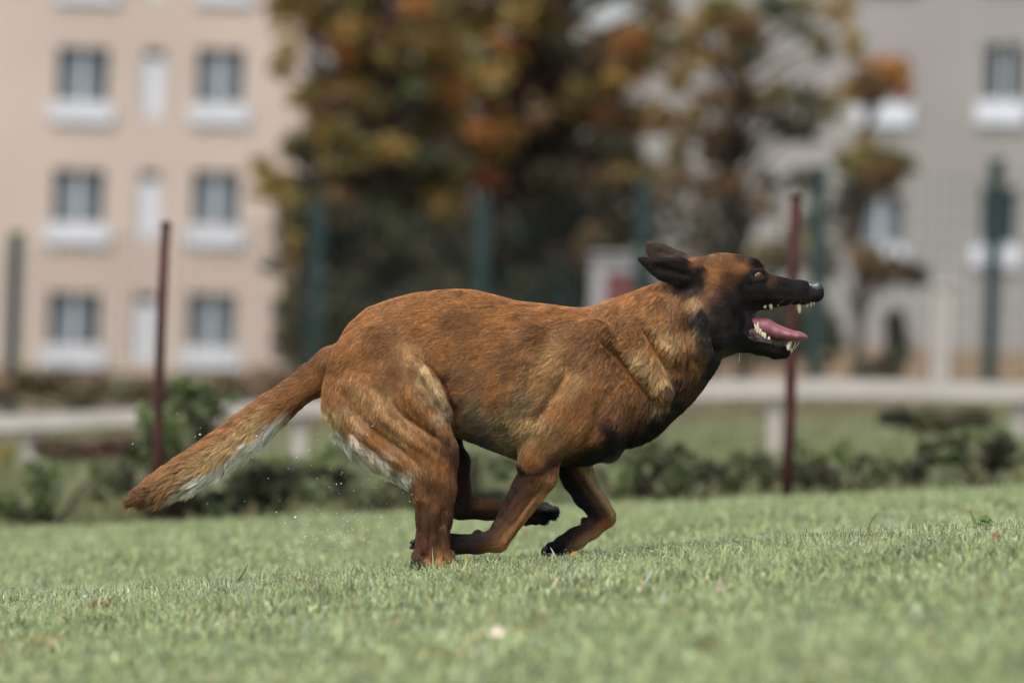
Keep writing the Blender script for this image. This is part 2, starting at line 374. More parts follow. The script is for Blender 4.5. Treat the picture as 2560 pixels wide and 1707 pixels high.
# ---------------------------------------------------------------- buildings
M_pink = mat('pink render', (.46, .385, .33), .9, .1, noise=(.25, (.40, .34, .295), .3, .7))
M_brownwall = mat('brown plinth', (.26, .19, .13), .9, .1, noise=(.6, (.20, .15, .11), .3, .7))
M_grey = mat('grey render', (.27, .262, .247), .9, .1, noise=(.25, (.23, .224, .21), .3, .7))
M_white = mat('white painted panel', (.54, .575, .62), .6, .3, noise=(1.2, (.47, .505, .55), .3, .7))
M_glass = mat('window glass', (.02, .035, .04), .25, .25)
M_curt = mat('net curtain', (.17, .205, .225), .9, .1, noise=(2, (.12, .15, .17), .3, .7))
M_frame = mat('white window frame', (.50, .53, .56), .5, .3)
M_roof = mat('roof', (.12, .11, .11), .8, .2)

def building(name, label, origin, xdir, x0, x1, z0, z1, dep, rows, cols, wallm, plinth, wins):
    """facade plane through origin along xdir; wins = list of (kind, u, z, w, h) centre-bottom based"""
    t = empty(name, origin, label, 'building')
    xd = Vector(xdir).normalized(); yd = Vector((-xd.y, xd.x, 0))
    mw = Matrix(((xd.x, yd.x, 0, origin.x), (xd.y, yd.y, 0, origin.y), (0, 0, 1, origin.z), (0, 0, 0, 1)))
    wl = MB()
    us = sorted(set([x0, x1] + [v for wn in wins for v in (wn[1] - wn[3] / 2, wn[1] + wn[3] / 2)]))
    for a, b in zip(us[:-1], us[1:]):
        c = (a + b) / 2; inn = sorted([(wn[2], wn[2] + wn[4]) for wn in wins if wn[1] - wn[3] / 2 < c < wn[1] + wn[3] / 2])
        z = z0
        for lo, hi in inn:
            if lo > z: wl.box(a, b, 0, .35, z, lo)
            z = hi
        if z1 > z: wl.box(a, b, 0, .35, z, z1)
    wl.box(x0, x1, .352, dep, z0, z1)
    wl.build('wall', wallm, t, mw=mw)
    pl = MB(); pl.box(x0 - .05, x1 + .05, -.08, -.002, z0, plinth); pl.build('plinth', M_brownwall, t, mw=mw)
    rf = MB(); rf.box(x0 - .4, x1 + .4, -.4, dep + .4, z1 + .002, z1 + .35); rf.build('roof', M_roof, t, mw=mw)
    for (kind, u, z, ww, hh) in wins:
        f = MB(); fw = .035
        f.box(u - ww / 2, u - ww / 2 + fw, .14, .22, z, z + hh); f.box(u + ww / 2 - fw, u + ww / 2, .14, .22, z, z + hh)
        f.box(u - ww / 2 + fw, u + ww / 2 - fw, .14, .22, z, z + fw); f.box(u - ww / 2 + fw, u + ww / 2 - fw, .14, .22, z + hh - fw, z + hh)
        if kind != 'narrow': f.box(u - .05, u + .05, .13, .21, z + fw, z + hh - fw)
        fo = f.build('window', M_frame, t, mw=mw)
        g = MB(); g.box(u - ww / 2 + .01, u + ww / 2 - .01, .23, .25, z + .01, z + hh - .01); g.build('pane', M_glass, fo, mw=mw)
        cu = MB()
        if kind == 'narrow': cu.box(u - ww / 2 + fw, u + ww / 2 - fw, .10, .128, z, z + hh * .86); cu.build('blind', M_white, fo, mw=mw)
        elif kind == 'dark': pass
        else:
            cu.box(u - ww * .38, u - .06, .222, .228, z + .1, z + hh - .12); cu.box(u + .06, u + ww * .30, .222, .228, z + .1, z + hh - .12); cu.build('curtain', M_curt, fo, mw=mw)  # curtain ends short on the right; dark pane strip imitates recess shading
        if kind != 'narrow':
            s = MB(); s.box(u - ww / 2 - .12, u + ww / 2 + .14, -.12, -.004, z - .50, z - .05); s.build('sill', M_white, fo, mw=mw)
    return t
K = 2560 / 2352; YB = 140.
o = pt(0, 985, YB); ppm = FPX / YB
def lu(x, y):   # pixel of the 2352 view -> facade coordinates
    p = pt(x * K, y * K, YB); return p.x - o.x, p.z - o.z
wins = []
rowsA = [(-162, -40), (115, 236), (395, 516), (677, 796)]
for (ya, yb) in rowsA:
    f = (ya + 160) / 840
    for (kind, xa, xb, dy0, dy1) in (('w', 135 - 14 * f, 248 - 12 * f, 0, 0), ('narrow', 332 - 16 * f, 378 - 14 * f, 8, 34), ('w', 456 - 14 * f, 560 - 14 * f, 4, 4), ('w', -190 - 14 * f, -80 - 12 * f, -3, -3), ('narrow', 12 - 330, 55 - 330, 8, 34)):
        u0, zt = lu(xa + 5, ya + dy0); u1, zb = lu(xb + 5, yb + dy1); u0 = lu((xa + xb) / 2, (ya + yb) / 2)[0]
        wins.append((kind, u0, zb, (xb - xa) * K / ppm, zt - zb))
al = []
for wn in wins:
    g = next((g for g in al if g[0][0] == wn[0] and abs(np.mean([w_[1] for w_ in g]) - wn[1]) < 1.1), None)
    if g is None: al.append([wn])
    else: g.append(wn)
wins = [(w_[0], float(np.mean([q[1] for q in g])), w_[2], float(np.mean([q[3] for q in g])) * 1.06, w_[4] * 1.07) for g in al for w_ in g]
u_edge = lu(692, 400)[0]
building('apartment_building', 'pink rendered apartment block with rows of white silled windows', o, (1, 0, 0), -34, u_edge, -2, 18, 12, 4, 4, M_pink, lu(200, 850)[1], wins)

YR = 118.
o2 = pt(2352 * K, 985, YR); xd = Vector((1, .0, 0)); xd = Vector((math.cos(rad(-14)), math.sin(rad(-14)), 0))
def lu2(x, y):
    d = Rv * ((x * K - 1280) / FPX) + Uv * ((853.5 - y * K) / FPX) + Fw
    nrm = Vector((-xd.y, xd.x, 0)); tt = (o2 - CAM).dot(nrm) / d.dot(nrm); p = CAM + d * tt
    return (p - o2).dot(xd), p.z - o2.z
wins2 = []
for (xa, xb, ya, yb) in ((1978, 2084, 130, 234), (2258, 2345, 100, 230), (1970, 2072, 445, 560), (2252, 2345, 430, 560), (1985, 2090, -185, -80), (2262, 2350, -215, -90), (2520, 2610, 80, 215), (2515, 2605, 420, 555)):
    u0, z0_ = lu2((xa + xb) / 2, yb); _, z1_ = lu2((xa + xb) / 2, ya); ua = lu2(xa, yb)[0]; ub = lu2(xb, yb)[0]
    wins2.append(('w' if xa < 2200 else 'dark', u0, z0_, ub - ua, z1_ - z0_))
cols = {}
W2 = []
for (k, u, z, ww, hh) in wins2:
    key = next((c for c in cols if abs(c - u) < .7), None)
    if key is None: cols[u] = (u, ww); key = u
    W2.append((k, cols[key][0], z, cols[key][1], hh))
building('apartment_building', 'grey rendered apartment block on the right with white silled windows', o2, xd, lu2(1430, 400)[0], 9, -2, 17, 12, 4, 4, M_grey, lu2(2200, 800)[1], W2)

# hut
M_hut = mat('pale grey boards', (.30, .30, .305), .8, .2); M_red = mat('dark red paint', (.16, .05, .05), .6, .3, noise=(3, (.11, .035, .035), .3, .7))
hb = pt(1402 * K, 900 * K, 74); hb.z = float(gz(hb.x, hb.y)); ht = pt(1412 * K, 590 * K, 74)
hut = empty('hut', hb, 'small pale grey hut with a dark red door behind the dog neck', 'hut')
H = ht.z - hb.z; mb = MB(); mb.box(-.30, -.12, 0, .8, -.1, H); mb.box(.30, .38, 0, .8, -.1, H); mb.box(-.12, .30, 0, .8, H - .2, H); mb.box(-.12, .30, .1, .8, -.1, H - .2)
mb.build('wall', M_hut, hut, mw=Matrix.Translation(hb)); mb = MB(); mb.box(-.118, .298, .03, .08, 0, H - .205); mb.build('door', M_red, hut, mw=Matrix.Translation(hb))
mb = MB(); mb.box(-.33, .41, -.07, .87, H + .002, H + .05); mb.build('roof', M_hut, hut, mw=Matrix.Translation(hb))

# green fence
M_gr = mat('dark green painted steel', (.012, .030, .028), .6, .3); M_wire = mat('green fence wire', (.012, .028, .025), .5, .4)
fx = [(38, 540, 62), (385, 505, 64), (730, 470, 66), (1110, 458, 66), (1480, 415, 66), (1885, 388, 66), (2290, 372, 66), (2690, 360, 66), (-310, 560, 62)]
fx.sort()
f0 = pt(38 * K, 1000, 62)
fence = empty('fence', Vector((0, 64, float(gz(0, 64)))), 'tall dark green mesh fence in front of the trees and buildings', 'fence')
tops = []
for (x, y, Y) in fx:
    if x == 385: tops.append(pt(x * K, y * K, Y)); continue
    p = pt(x * K, y * K, Y); b = float(gz(p.x, p.y)); mb = MB()
    wd = .085 if x > 100 else .07
    mb.box(p.x - wd, p.x + wd, p.y - .06, p.y + .06, b - .3, p.z); mb.box(p.x - wd * 1.15, p.x + wd * 1.15, p.y - .07, p.y + .07, p.z + .002, p.z + .03)
    mb.build('post', M_gr, fence); tops.append(p)
mb = MB()
for a, b in zip(tops[:-1], tops[1:]):
    L = b - a; nn = 14
    for i in range(1, nn):
        p = a.lerp(b, i / nn); g = float(gz(p.x, p.y)); mb.box(p.x - .005, p.x + .005, p.y - .004, p.y + .004, g, p.z - .15)
    for j in range(11):
        pa = a.copy(); pb = b.copy(); ga, gb = float(gz(a.x, a.y)), float(gz(b.x, b.y))
        za = ga + (a.z - .15 - ga) * j / 10; zb = gb + (b.z - .15 - gb) * j / 10
        mb.tube([(a.x, a.y - .01, za), (b.x, b.y - .01, zb)], [.006, .006], 4)
mb.build('wire_mesh', M_wire, fence)

# guard rail
M_rail = mat('weathered pale wood', (.42, .39, .36), .85, .2, noise=(3, (.33, .30, .27), .3, .7))
rl = empty('guard_rail', pt(1280, 1100, 35), 'low pale wooden rail on posts running behind the meadow', 'fence')
railpts = [(-300, 985), (76 * 1., 968), (300, 958), (700, 935), (1200, 905), (1600, 893), (1900, 890), (2352, 900), (2700, 905)]
pp = [pt(x * K, y * K, 35) for x, y in railpts]
mb = MB()
for a, b in zip(pp[:-1], pp[1:]):
    n0 = len(mb.v)
    for p in (a, b):
        for dz in ((-.048, .05) if p.x < 0 else (-.06, .06)):
            for dy in (-.02, .02): mb.v.append((p.x, p.y + dy, p.z + dz))
    for q in ((0, 1, 5, 4), (2, 6, 7, 3), (0, 4, 6, 2), (1, 3, 7, 5), (0, 2, 3, 1), (4, 5, 7, 6)): mb.f.append(tuple(n0 + i for i in q))
mb.build('rail', M_rail, rl)
for x, y in ((72, 968), (690, 936), (1250, 903), (1782, 890), (2345, 900), (-400, 988)):
    p = pt(x * K, y * K, 35.05); g = float(gz(p.x, p.y)); mb = MB(); mb.box(p.x - .042, p.x + .042, p.y - .01, p.y + .07, g - .2, p.z + .05); mb.build('post', M_rail, rl)

# rusty posts
M_rust = mat('rusty red steel', (.072, .026, .022), .85, .15, noise=(25, (.035, .018, .016), .35, .65))
def rpost(label, x0, y0, x1, y1, Y, r):
    a = pt(x0, y0, Y); b = pt(x1, y1, Y); b.z = min(b.z, float(gz(b.x, b.y))) - .05
    t = empty('metal_post', b, label, 'post'); mb = MB()
    mb.tube([b, b.lerp(a, .33) + Vector((.004, 0, 0)), b.lerp(a, .66) - Vector((.003, 0, 0)), a], [r, r, r, r * .95], 14); mb.build('pole', M_rust, t, True)
    mb = MB(); mb.tube([a + Vector((0, 0, .001)), a + Vector((0, 0, .012)), a + Vector((0, 0, .02))], [r * 1.15, r * 1.15, r * .5], 14); mb.build('cap', M_rust, t, True)
    for f in (.45, .8):
        p = b.lerp(a, f); mb = MB(); mb.tube([p - Vector((0, r * 1.8, 0)), p + Vector((0, r * .2, 0))], [.006, .006], 8); mb.build('hook', M_rust, t, True)
rpost('thin rusty post on the left rising from the green bush', 414, 566, 384, 1300, 20.9, .019)
rpost('rusty red post on the right behind the muzzle', 1990, 500, 1967, 1228, 20.9, .021)
# pale pillar right
M_conc = mat('pale concrete', (.42, .41, .38), .9, .2, noise=(4, (.34, .33, .30), .3, .7))
p = pt(2165 * K, 660 * K, 70); g = float(gz(p.x, p.y)); mb = MB(); mb.box(p.x - .1, p.x + .1, p.y - .1, p.y + .1, g - .2, p.z); mb.box(p.x - .13, p.x + .13, p.y - .13, p.y + .13, p.z + .002, p.z + .08)
tag(mb.build('pillar', M_conc), 'pale square concrete pillar in front of the grey building', 'pillar')


# ---------------------------------------------------------------- small things on the lawn
def leaf_obj(label, px, py, Y, size, colr, tilt, group=None, rz=0.0, up=.004):
    p = pt(px, py, Y); p.z = float(gz(p.x, p.y)) + up
    m = mat('dry leaf', colr, .7, .2, noise=(60, tuple(c * .7 for c in colr), .4, .7), transl=.3)
    n = 9; V = []; F = []
    for i in range(n):
        f = i / (n - 1); w_ = math.sin(math.pi * f ** .8) * .36 * (1 + .12 * (i % 2))
        for j, q in enumerate((-1, -.5, 0, .5, 1)): V.append(((f - .5), q * w_, .10 * abs(q) * w_ * 4 + .12 * math.sin(3 * f)))
    for i in range(n - 1):
        for j in range(4): F.append((i * 5 + j, (i + 1) * 5 + j, (i + 1) * 5 + j + 1, i * 5 + j + 1))
    M = Matrix.Translation(p) @ Matrix.Rotation(rz, 4, 'Z') @ Matrix.Rotation(tilt, 4, 'X') @ Matrix.Diagonal((size, size, size, 1))
    t = empty('fallen_leaf', p, label, 'leaf', group)
    o = link('blade', mesh_np('blade', np.array([tuple(M @ Vector(v)) for v in V]), np.array(F)), m, t, True)
    mb = MB(); mb.tube([M @ Vector((.48, 0, .03)), M @ Vector((.62, .03, .05)), M @ Vector((.74, .02, .02))], [size * .018, size * .014, size * .01], 6); mb.build('stalk', m, t, True)
leaf_obj('small orange leaf lying beside the front paw', 1438, 1398, 12.25, .026, (.40, .19, .06), .4, 'fallen leaves on the lawn', .3, .012)
leaf_obj('pale cream leaf blurred in the lower middle foreground', 1245, 1572, 8.9, .030, (.75, .62, .50), .9, 'fallen leaves on the lawn', -.8, .022)
leaf_obj('red leaf in the grass at the far right', 2490, 1382, 11.6, .022, (.30, .11, .07), .6, 'fallen leaves on the lawn', .2, .014)
leaf_obj('peach leaf in the sharp grass on the right', 2178, 1342, 12.3, .017, (.48, .36, .24), 1.0, 'fallen leaves on the lawn', 1.2, .014)
leaf_obj('tan leaf blurred in the lower left foreground', 132, 1540, 9.8, .028, (.60, .42, .27), .9, 'fallen leaves on the lawn', 1.3, .018)
leaf_obj('pink dry leaf in the foreground below the front paw', 1800, 1512, 10.2, .022, (.42, .30, .25), .8, 'fallen leaves on the lawn', .1, .016)
leaf_obj('brown leaf patch in the grass in front of the hind paw', 1180, 1448, 11.9, .02, (.40, .24, .10), .7, 'fallen leaves on the lawn', .4, .01)
def stalk(label, x0, y0, x1, y1, Y, wd, colr, cat='grass blade', name='grass_blade'):
    a = pt(x0, y0, Y); a.z = min(a.z, float(gz(a.x, a.y))) - .003; b = pt(x1, y1, Y); m = mat('fresh blade', colr, .5, .3, transl=.35)
    V = []; N_ = 10
    for i in range(N_ + 1):
        f = i / N_; p = a.lerp(b, f) + Vector((.004 * math.sin(f * 2.5), .006 * f * f, 0)); w_ = wd * (1 - f ** 2.5) / 2 + .0001
        V += [p - Vector((w_, 0, 0)), p + Vector((0, w_ * .5, 0)), p + Vector((w_, 0, 0))]
    F = [(i * 3 + j, i * 3 + j + 1, i * 3 + j + 4, i * 3 + j + 3) for i in range(N_) for j in (0, 1)]
    return tag(link(name, mesh_np(name, np.array([tuple(v) for v in V]), np.array(F)), m, None, True), label, cat)
stalk('tall dark blade of grass leaning right, left of the hind paw', 583, 1462, 617, 1408, 12.3, .007, (.07, .12, .03))
stalk('thin upright light green blade right of the leaning dark blade', 643, 1455, 649, 1412, 12.3, .004, (.16, .24, .07))
stalk('yellow upright blade just right of the hind paw', 1157, 1412, 1160, 1388, 12.3, .007, (.62, .40, .06))
stalk('tall green blade standing at the far right of the lawn', 2446, 1345, 2420, 1270, 12.4, .008, (.12, .22, .05))
stalk('pale curved blade crossing the front paw', 1393, 1402, 1372, 1366, 12.2, .006, (.45, .50, .38))
stalk('blurred pale blade standing near the right edge', 2262, 1475, 2268, 1420, 11.0, .007, (.50, .56, .46))
stalk('bent light green blade between the legs', 1294, 1402, 1276, 1372, 12.2, .006, (.22, .32, .12))
# weed with lobed leaves on the right
wp = pt(2460, 1335, 12.4); wp.z = float(gz(wp.x, wp.y)); wd_ = empty('weed', wp, 'small leafy weed beside the tall blade at the far right', 'weed')
M_weed = mat('weed leaf', (.10, .17, .045), .6, .3, noise=(80, (.06, .11, .03), .4, .7), transl=.3)
for (ax, az, sz) in ((.7, .9, .022), (-.5, 1.0, .018), (.1, 1.2, .024), (1.3, .5, .018), (-1.1, .6, .016)):
    tp = wp + Vector((ax * .014, 0, az * .024)); mb = MB(); mb.tube([wp, wp.lerp(tp, .6) + Vector((0, 0, .003)), tp], [.0011, .0009, .0006], 6); mb.build('stem', M_weed, wd_, True)
    n = 14; ring = []
    for i in range(n):
        an = 2 * math.pi * i / n; rr = sz * .5 * (1 + .22 * math.cos(an * 5)); ring.append(tp + Vector((rr * math.cos(an), rr * .5 * math.sin(an), rr * .55 * math.sin(an) + .001 * math.cos(3 * an))))
    me = bpy.data.meshes.new('leaf'); me.from_pydata([tuple(tp)] + [tuple(v) for v in ring], [], [(0, i + 1, (i + 1) % n + 1) for i in range(n)]); me.update(); link('leaf', me, M_weed, wd_, True)
# broad low clover-like leaves between the blades
n = 12000; CY = rng.uniform(9.5, 15.5, n); CX = rng.uniform(-1, 1, n) * (.13 * CY + .3); keep = vnoise(np.stack([CX, CY, 0 * CX], -1), 2.2, 91) > .42; CX, CY = CX[keep], CY[keep]; n = len(CX)
cz = gz(CX, CY) + rng.uniform(.004, .019, n); cen = np.stack([CX, CY, cz], -1); an = rng.uniform(0, 2 * np.pi, n); r_ = rng.uniform(.0015, .004, n)
uu = np.stack([np.cos(an), np.sin(an), rng.normal(0, .35, n)], -1) * r_[:, None]; vv = np.stack([-np.sin(an), np.cos(an), rng.normal(0, .35, n)], -1) * r_[:, None]
V = np.stack([cen + uu * math.cos(a_) + vv * math.sin(a_) for a_ in [k * math.pi / 3 for k in range(6)]], 1).reshape(-1, 3)
C = np.array([.26, .33, .17]) * rng.uniform(.6, 1.5, (n, 1)); q = rng.random(n); C[q < .04] = (.50, .56, .48); C[(q > .12) & (q < .17)] = (.34, .25, .12)
M6 = np.arange(n * 6).reshape(-1, 6)
tag(link('clover', mesh_np('clover', V, M6, np.repeat(C, 6, 0)), M_grass), kind='stuff', label='small round clover leaves scattered through the lawn', cat='ground cover')
# droplets and crumbs kicked up by the hind paws
rs = np.random.default_rng(3); mb = MB(); M_drop = mat('water drop', (.80, .84, .80), .1, .8)
def drop(px, py, Y, r):
    p = pt(px, py, Y); b = len(mb.v)
    sx, sz = rs.uniform(.7, 1.8), rs.uniform(.7, 1.3)
    for d in ((1, 0, 0), (-1, 0, 0), (0, 1, 0), (0, -1, 0), (0, 0, 1), (0, 0, -1)): mb.v.append((p.x + d[0] * r * sx, p.y + d[1] * r, p.z + d[2] * r * sz))
    for f in ((0, 2, 4), (2, 1, 4), (1, 3, 4), (3, 0, 4), (2, 0, 5), (1, 2, 5), (3, 1, 5), (0, 3, 5)): mb.f.append(tuple(b + i for i in f))
for i in range(150):
    t = rs.random(); drop(1030 - 330 * t ** .8 + rs.normal(0, 20), 1330 + 50 * t * 1.4 - rs.exponential(70) * (.4 + .6 * (1 - t)), 12.3 + rs.normal(0, .08), rs.uniform(.0004, .0012))
for i in range(60): drop(rs.uniform(330, 1010), rs.uniform(1040, 1330), 12.35 + rs.normal(0, .12), rs.uniform(.0005, .0014))
for (x, y, r) in ((500, 1086, .0024), (538, 1080, .0013), (443, 1033, .0012), (841, 1210, .0018), (853, 1208, .0015), (738, 1292, .002), (691, 1280, .0014), (518, 1258, .0013), (795, 1100, .001), (690, 1280, .001)): drop(x, y, 12.4, r)
tag(mb.build('droplets', M_drop), kind='stuff', label='tiny water drops and crumbs flung up behind the running dog', cat='droplets')

# dew on the blade tips
mm_ = (GY > 11.3) & (GY < 12.9); idx_ = np.where(mm_)[0]; idx_ = rng.choice(idx_, 5200, replace=False); dx_, dy_ = GX[idx_], GY[idx_]; n = len(idx_)
dc = np.stack([dx_ + rng.normal(0, .003, n), dy_ + rng.normal(0, .003, n), gz(dx_, dy_) + GH[idx_] * rng.uniform(.7, 1.02, n)], -1); dr = rng.uniform(.0004, .0009, n)[:, None, None]
O6 = np.array([(1, 0, 0), (-1, 0, 0), (0, 1, 0), (0, -1, 0), (0, 0, 1.2), (0, 0, -1.2)]); V = (dc[:, None, :] + O6[None] * dr).reshape(-1, 3)
F8 = np.array([(0, 2, 4), (2, 1, 4), (1, 3, 4), (3, 0, 4), (2, 0, 5), (1, 2, 5), (3, 1, 5), (0, 3, 5)]); F = (np.arange(n)[:, None, None] * 6 + F8[None]).reshape(-1, 3)
tag(link('dew', mesh_np('dew', V, F), mat('dew drop', (.85, .88, .84), .35, .6)), kind='stuff', label='tiny dew drops glinting on the tips of the lawn grass', cat='dew')

# ================================================================ DOG
# local dog frame: x right, y depth away from viewer, z up, 1 unit = 1 photograph pixel at the dog (about 0.87 mm)
PX = DD / FPX
org = pt(1280, 853.5, DD)
DM = Matrix(((Rv.x, 0, Uv.x, org.x), (Rv.y, 1, Uv.y, org.y), (Rv.z, 0, Uv.z, org.z), (0, 0, 0, 1))) @ Matrix.Diagonal((PX, PX, PX, 1))
DMn = np.array(DM)
def toworld(V): return V @ DMn[:3, :3].T + DMn[:3, 3]
def L(x, y): return np.array([x - 1280.0, 853.5 - y])

def smin(a, b, k):
    h = np.clip(.5 + .5 * (b - a) / k, 0, 1); return b + (a - b) * h - k * h * (1 - h)
def prim_eval(p, X, Y, Z):
    """chain of tapered elliptic segments; nodes (px,py,depth,r,b)"""
    out = None; nd = p['n']
    for i in range(max(1, len(nd) - 1)):
        a = nd[i]; b = nd[min(i + 1, len(nd) - 1)]
        ax, az = L(a[0], a[1]); bx, bz = L(b[0], b[1]); dx, dz = bx - ax, bz - az; dy = b[2] - a[2]
        l2 = max(dx * dx + dz * dz + p.get('dw', 0) * dy * dy, 1e-6)
        t = np.clip(((X - ax) * dx + (Z - az) * dz + p.get('dw', 0) * (Y - a[2]) * dy) / l2, 0, 1)
        r = a[3] + (b[3] - a[3]) * t; bb = a[4] + (b[4] - a[4]) * t
        q = np.sqrt(((X - ax - dx * t) ** 2 + (Z - az - dz * t) ** 2) / r ** 2 + ((Y - a[2] - dy * t) / bb) ** 2 + 1e-9)
        f = (q - 1) * np.minimum(r, bb)
        out = f if out is None else smin(out, f, p.get('ik', 10))
    return out
def bbox(p, m):
    nd = p['n']; xs_ = []; 
    lo = np.array([1e9] * 3); hi = -lo
    for n in nd:
        x, z = L(n[0], n[1]); r = n[3] * 1.3 + m; b = n[4] * 1.3 + m
        lo = np.minimum(lo, (x - r, n[2] - b, z - r)); hi = np.maximum(hi, (x + r, n[2] + b, z + r))
    return lo, hi
def sdf_grid(prims, vox, lo, hi):
    nx, ny, nz = [int(math.ceil((hi[i] - lo[i]) / vox)) + 1 for i in range(3)]
    F = np.full((nx, ny, nz), 60.0, np.float32)
    gx = lo[0] + vox * np.arange(nx, dtype=np.float32); gy = lo[1] + vox * np.arange(ny, dtype=np.float32); gzz = lo[2] + vox * np.arange(nz, dtype=np.float32)
    for p in prims:
        k = p.get('k', 14); pl, ph = bbox(p, max(30, k * 1.3))
        i0 = np.clip(((pl - lo) / vox).astype(int), 0, None); i1 = np.minimum(((ph - lo) / vox).astype(int) + 2, (nx, ny, nz))
        if (i1 <= i0).any(): continue
        s = tuple(slice(a, b) for a, b in zip(i0, i1))
        f = prim_eval(p, gx[s[0]][:, None, None], gy[s[1]][None, :, None], gzz[s[2]][None, None, :])
        if p.get('sub'): F[s] = -smin(-F[s], f, k)
        else: F[s] = smin(F[s], f, k)
    return F, np.array(lo, float)
def surface_nets(F, lo, vox):
    ins = F < 0; nx, ny, nz = F.shape
    c = np.zeros((nx - 1, ny - 1, nz - 1), np.uint8)
    for i in (0, 1):
        for j in (0, 1):
            for k in (0, 1): c += ins[i:nx - 1 + i, j:ny - 1 + j, k:nz - 1 + k]
    act = (c > 0) & (c < 8); cells = np.argwhere(act); idx = np.full(act.shape, -1, np.int32); idx[act] = np.arange(len(cells))
    acc = np.zeros((len(cells), 3)); cnt = np.zeros(len(cells)); cor = [(i, j, k) for i in (0, 1) for j in (0, 1) for k in (0, 1)]
    val = {q: F[cells[:, 0] + q[0], cells[:, 1] + q[1], cells[:, 2] + q[2]] for q in cor}
    for q in cor:
        for ax in range(3):
            if q[ax] == 0:
                r = list(q); r[ax] = 1; r = tuple(r); a, b = val[q], val[r]; m = (a < 0) != (b < 0)
                t = np.where(m, a / np.where(m, a - b, 1), 0)
                P = np.tile(np.array(q, float), (len(cells), 1)); P[:, ax] += t
                acc[m] += P[m]; cnt[m] += 1
    V = (cells + acc / cnt[:, None]) * vox + lo
    Fs = []
    for ax in range(3):
        o1, o2 = [a for a in range(3) if a != ax]
        s0 = [slice(None)] * 3; s1 = [slice(None)] * 3; s0[ax] = slice(0, -1); s1[ax] = slice(1, None)
        A = ins[tuple(s0)]; B = ins[tuple(s1)]; E = np.argwhere(A != B)
        ok = (E[:, o1] > 0) & (E[:, o2] > 0) & (E[:, o1] < F.shape[o1] - 1) & (E[:, o2] < F.shape[o2] - 1); E = E[ok]
        def cell(d1, d2):
            q = E.copy(); q[:, o1] -= d1; q[:, o2] -= d2; return idx[q[:, 0], q[:, 1], q[:, 2]]
        quad = np.stack([cell(1, 1), cell(0, 1), cell(0, 0), cell(1, 0)], 1)
        flip = A[E[:, 0], E[:, 1], E[:, 2]]
        if ax == 1: flip = ~flip
        quad[~flip] = quad[~flip][:, ::-1]; Fs.append(quad)
    return V, np.concatenate(Fs)
def vnormals(V, Q):
    n = np.cross(V[Q[:, 2]] - V[Q[:, 0]], V[Q[:, 3]] - V[Q[:, 1]]); N = np.zeros_like(V)
    for k in range(4): np.add.at(N, Q[:, k], n)
    return N / (np.linalg.norm(N, axis=1)[:, None] + 1e-9)
def relax(V, Q, it=2, lam=.5):
    for _ in range(it):
        A = np.zeros_like(V); c = np.zeros(len(V))
        for k in range(4):
            np.add.at(A, Q[:, k], V[Q[:, (k + 1) % 4]]); np.add.at(c, Q[:, k], 1)
        V = V + lam * (A / c[:, None] - V)
    return V
def sdf_mesh(prims, vox, it=2):
    los, his = zip(*[bbox(p, 3 * vox) for p in prims if not p.get('sub')])
    F, lo = sdf_grid(prims, vox, np.min(los, 0), np.max(his, 0)); V, Q = surface_nets(F, lo, vox); return relax(V, Q, it), Q
dog_base = pt(1200, 1425, DD)
DOG = empty('dog', dog_base, 'brown shepherd dog with a black face running with its mouth open across the lawn', 'dog')
def part(name, prims, vox, m, parent=None, it=2, cols=None):
    V, Q = sdf_mesh(prims, vox, it); me = mesh_np(name, toworld(V), Q, cols)
    return link(name, me, m, parent or DOG, True)

P = []
def add(nodes, k=14, **kw):
    q = dict(n=nodes, k=k, **kw); P.append(q); return q
# ---- trunk
tst = [(838, 870, 945, 60), (870, 812, 1010, 88), (920, 770, 1050, 112), (980, 748, 1062, 128), (1040, 733, 1070, 132), (1100, 726, 1082, 126), (1145, 724, 1092, 120), (1190, 727, 1108, 120),
       (1240, 740, 1128, 128), (1300, 755, 1150, 136), (1360, 761, 1160, 140), (1420, 769, 1166, 138), (1480, 774, 1160, 128), (1530, 778, 1142, 112)]
def torso_eval(X, Y, Z):
    xs_ = np.array([t[0] - 1280 for t in tst], float); top = np.array([853.5 - t[1] for t in tst]); bot = np.array([853.5 - t[2] for t in tst]); hw = np.array([t[3] for t in tst], float)
    Xf = X.ravel(); T = np.interp(Xf, xs_, top); B = np.interp(Xf, xs_, bot); W = np.interp(Xf, xs_, hw)
    ker = np.ones(9) / 9
    pad = lambda a: np.convolve(np.pad(a, 4, mode='edge'), ker, 'valid')
    T, B, W = pad(T), pad(B), pad(W)
    sh = X.shape; c = ((T + B) / 2).reshape(sh); a = ((T - B) / 2).reshape(sh); wv = W.reshape(sh)
    ex = np.maximum(0, np.maximum(xs_[0] - X, X - xs_[-1])) / 45.0
    zz = (Z - c) / a; yy = Y / (wv * (1 - .12 * zz))          # a little narrower above
    q = np.sqrt((np.abs(zz) ** 2.2 + np.abs(yy) ** 2.2 + ex ** 2) + 1e-9) ** (2 / 2.2 * 1.0)
    return (q - 1) * np.minimum(a, wv) * .9
# ---- neck, ruff
add([(1545, 950, 0, 165, 104), (1615, 888, 0, 158, 96), (1672, 846, 0, 138, 84), (1730, 800, 0, 116, 74), (1775, 770, 0, 100, 66)], 30)
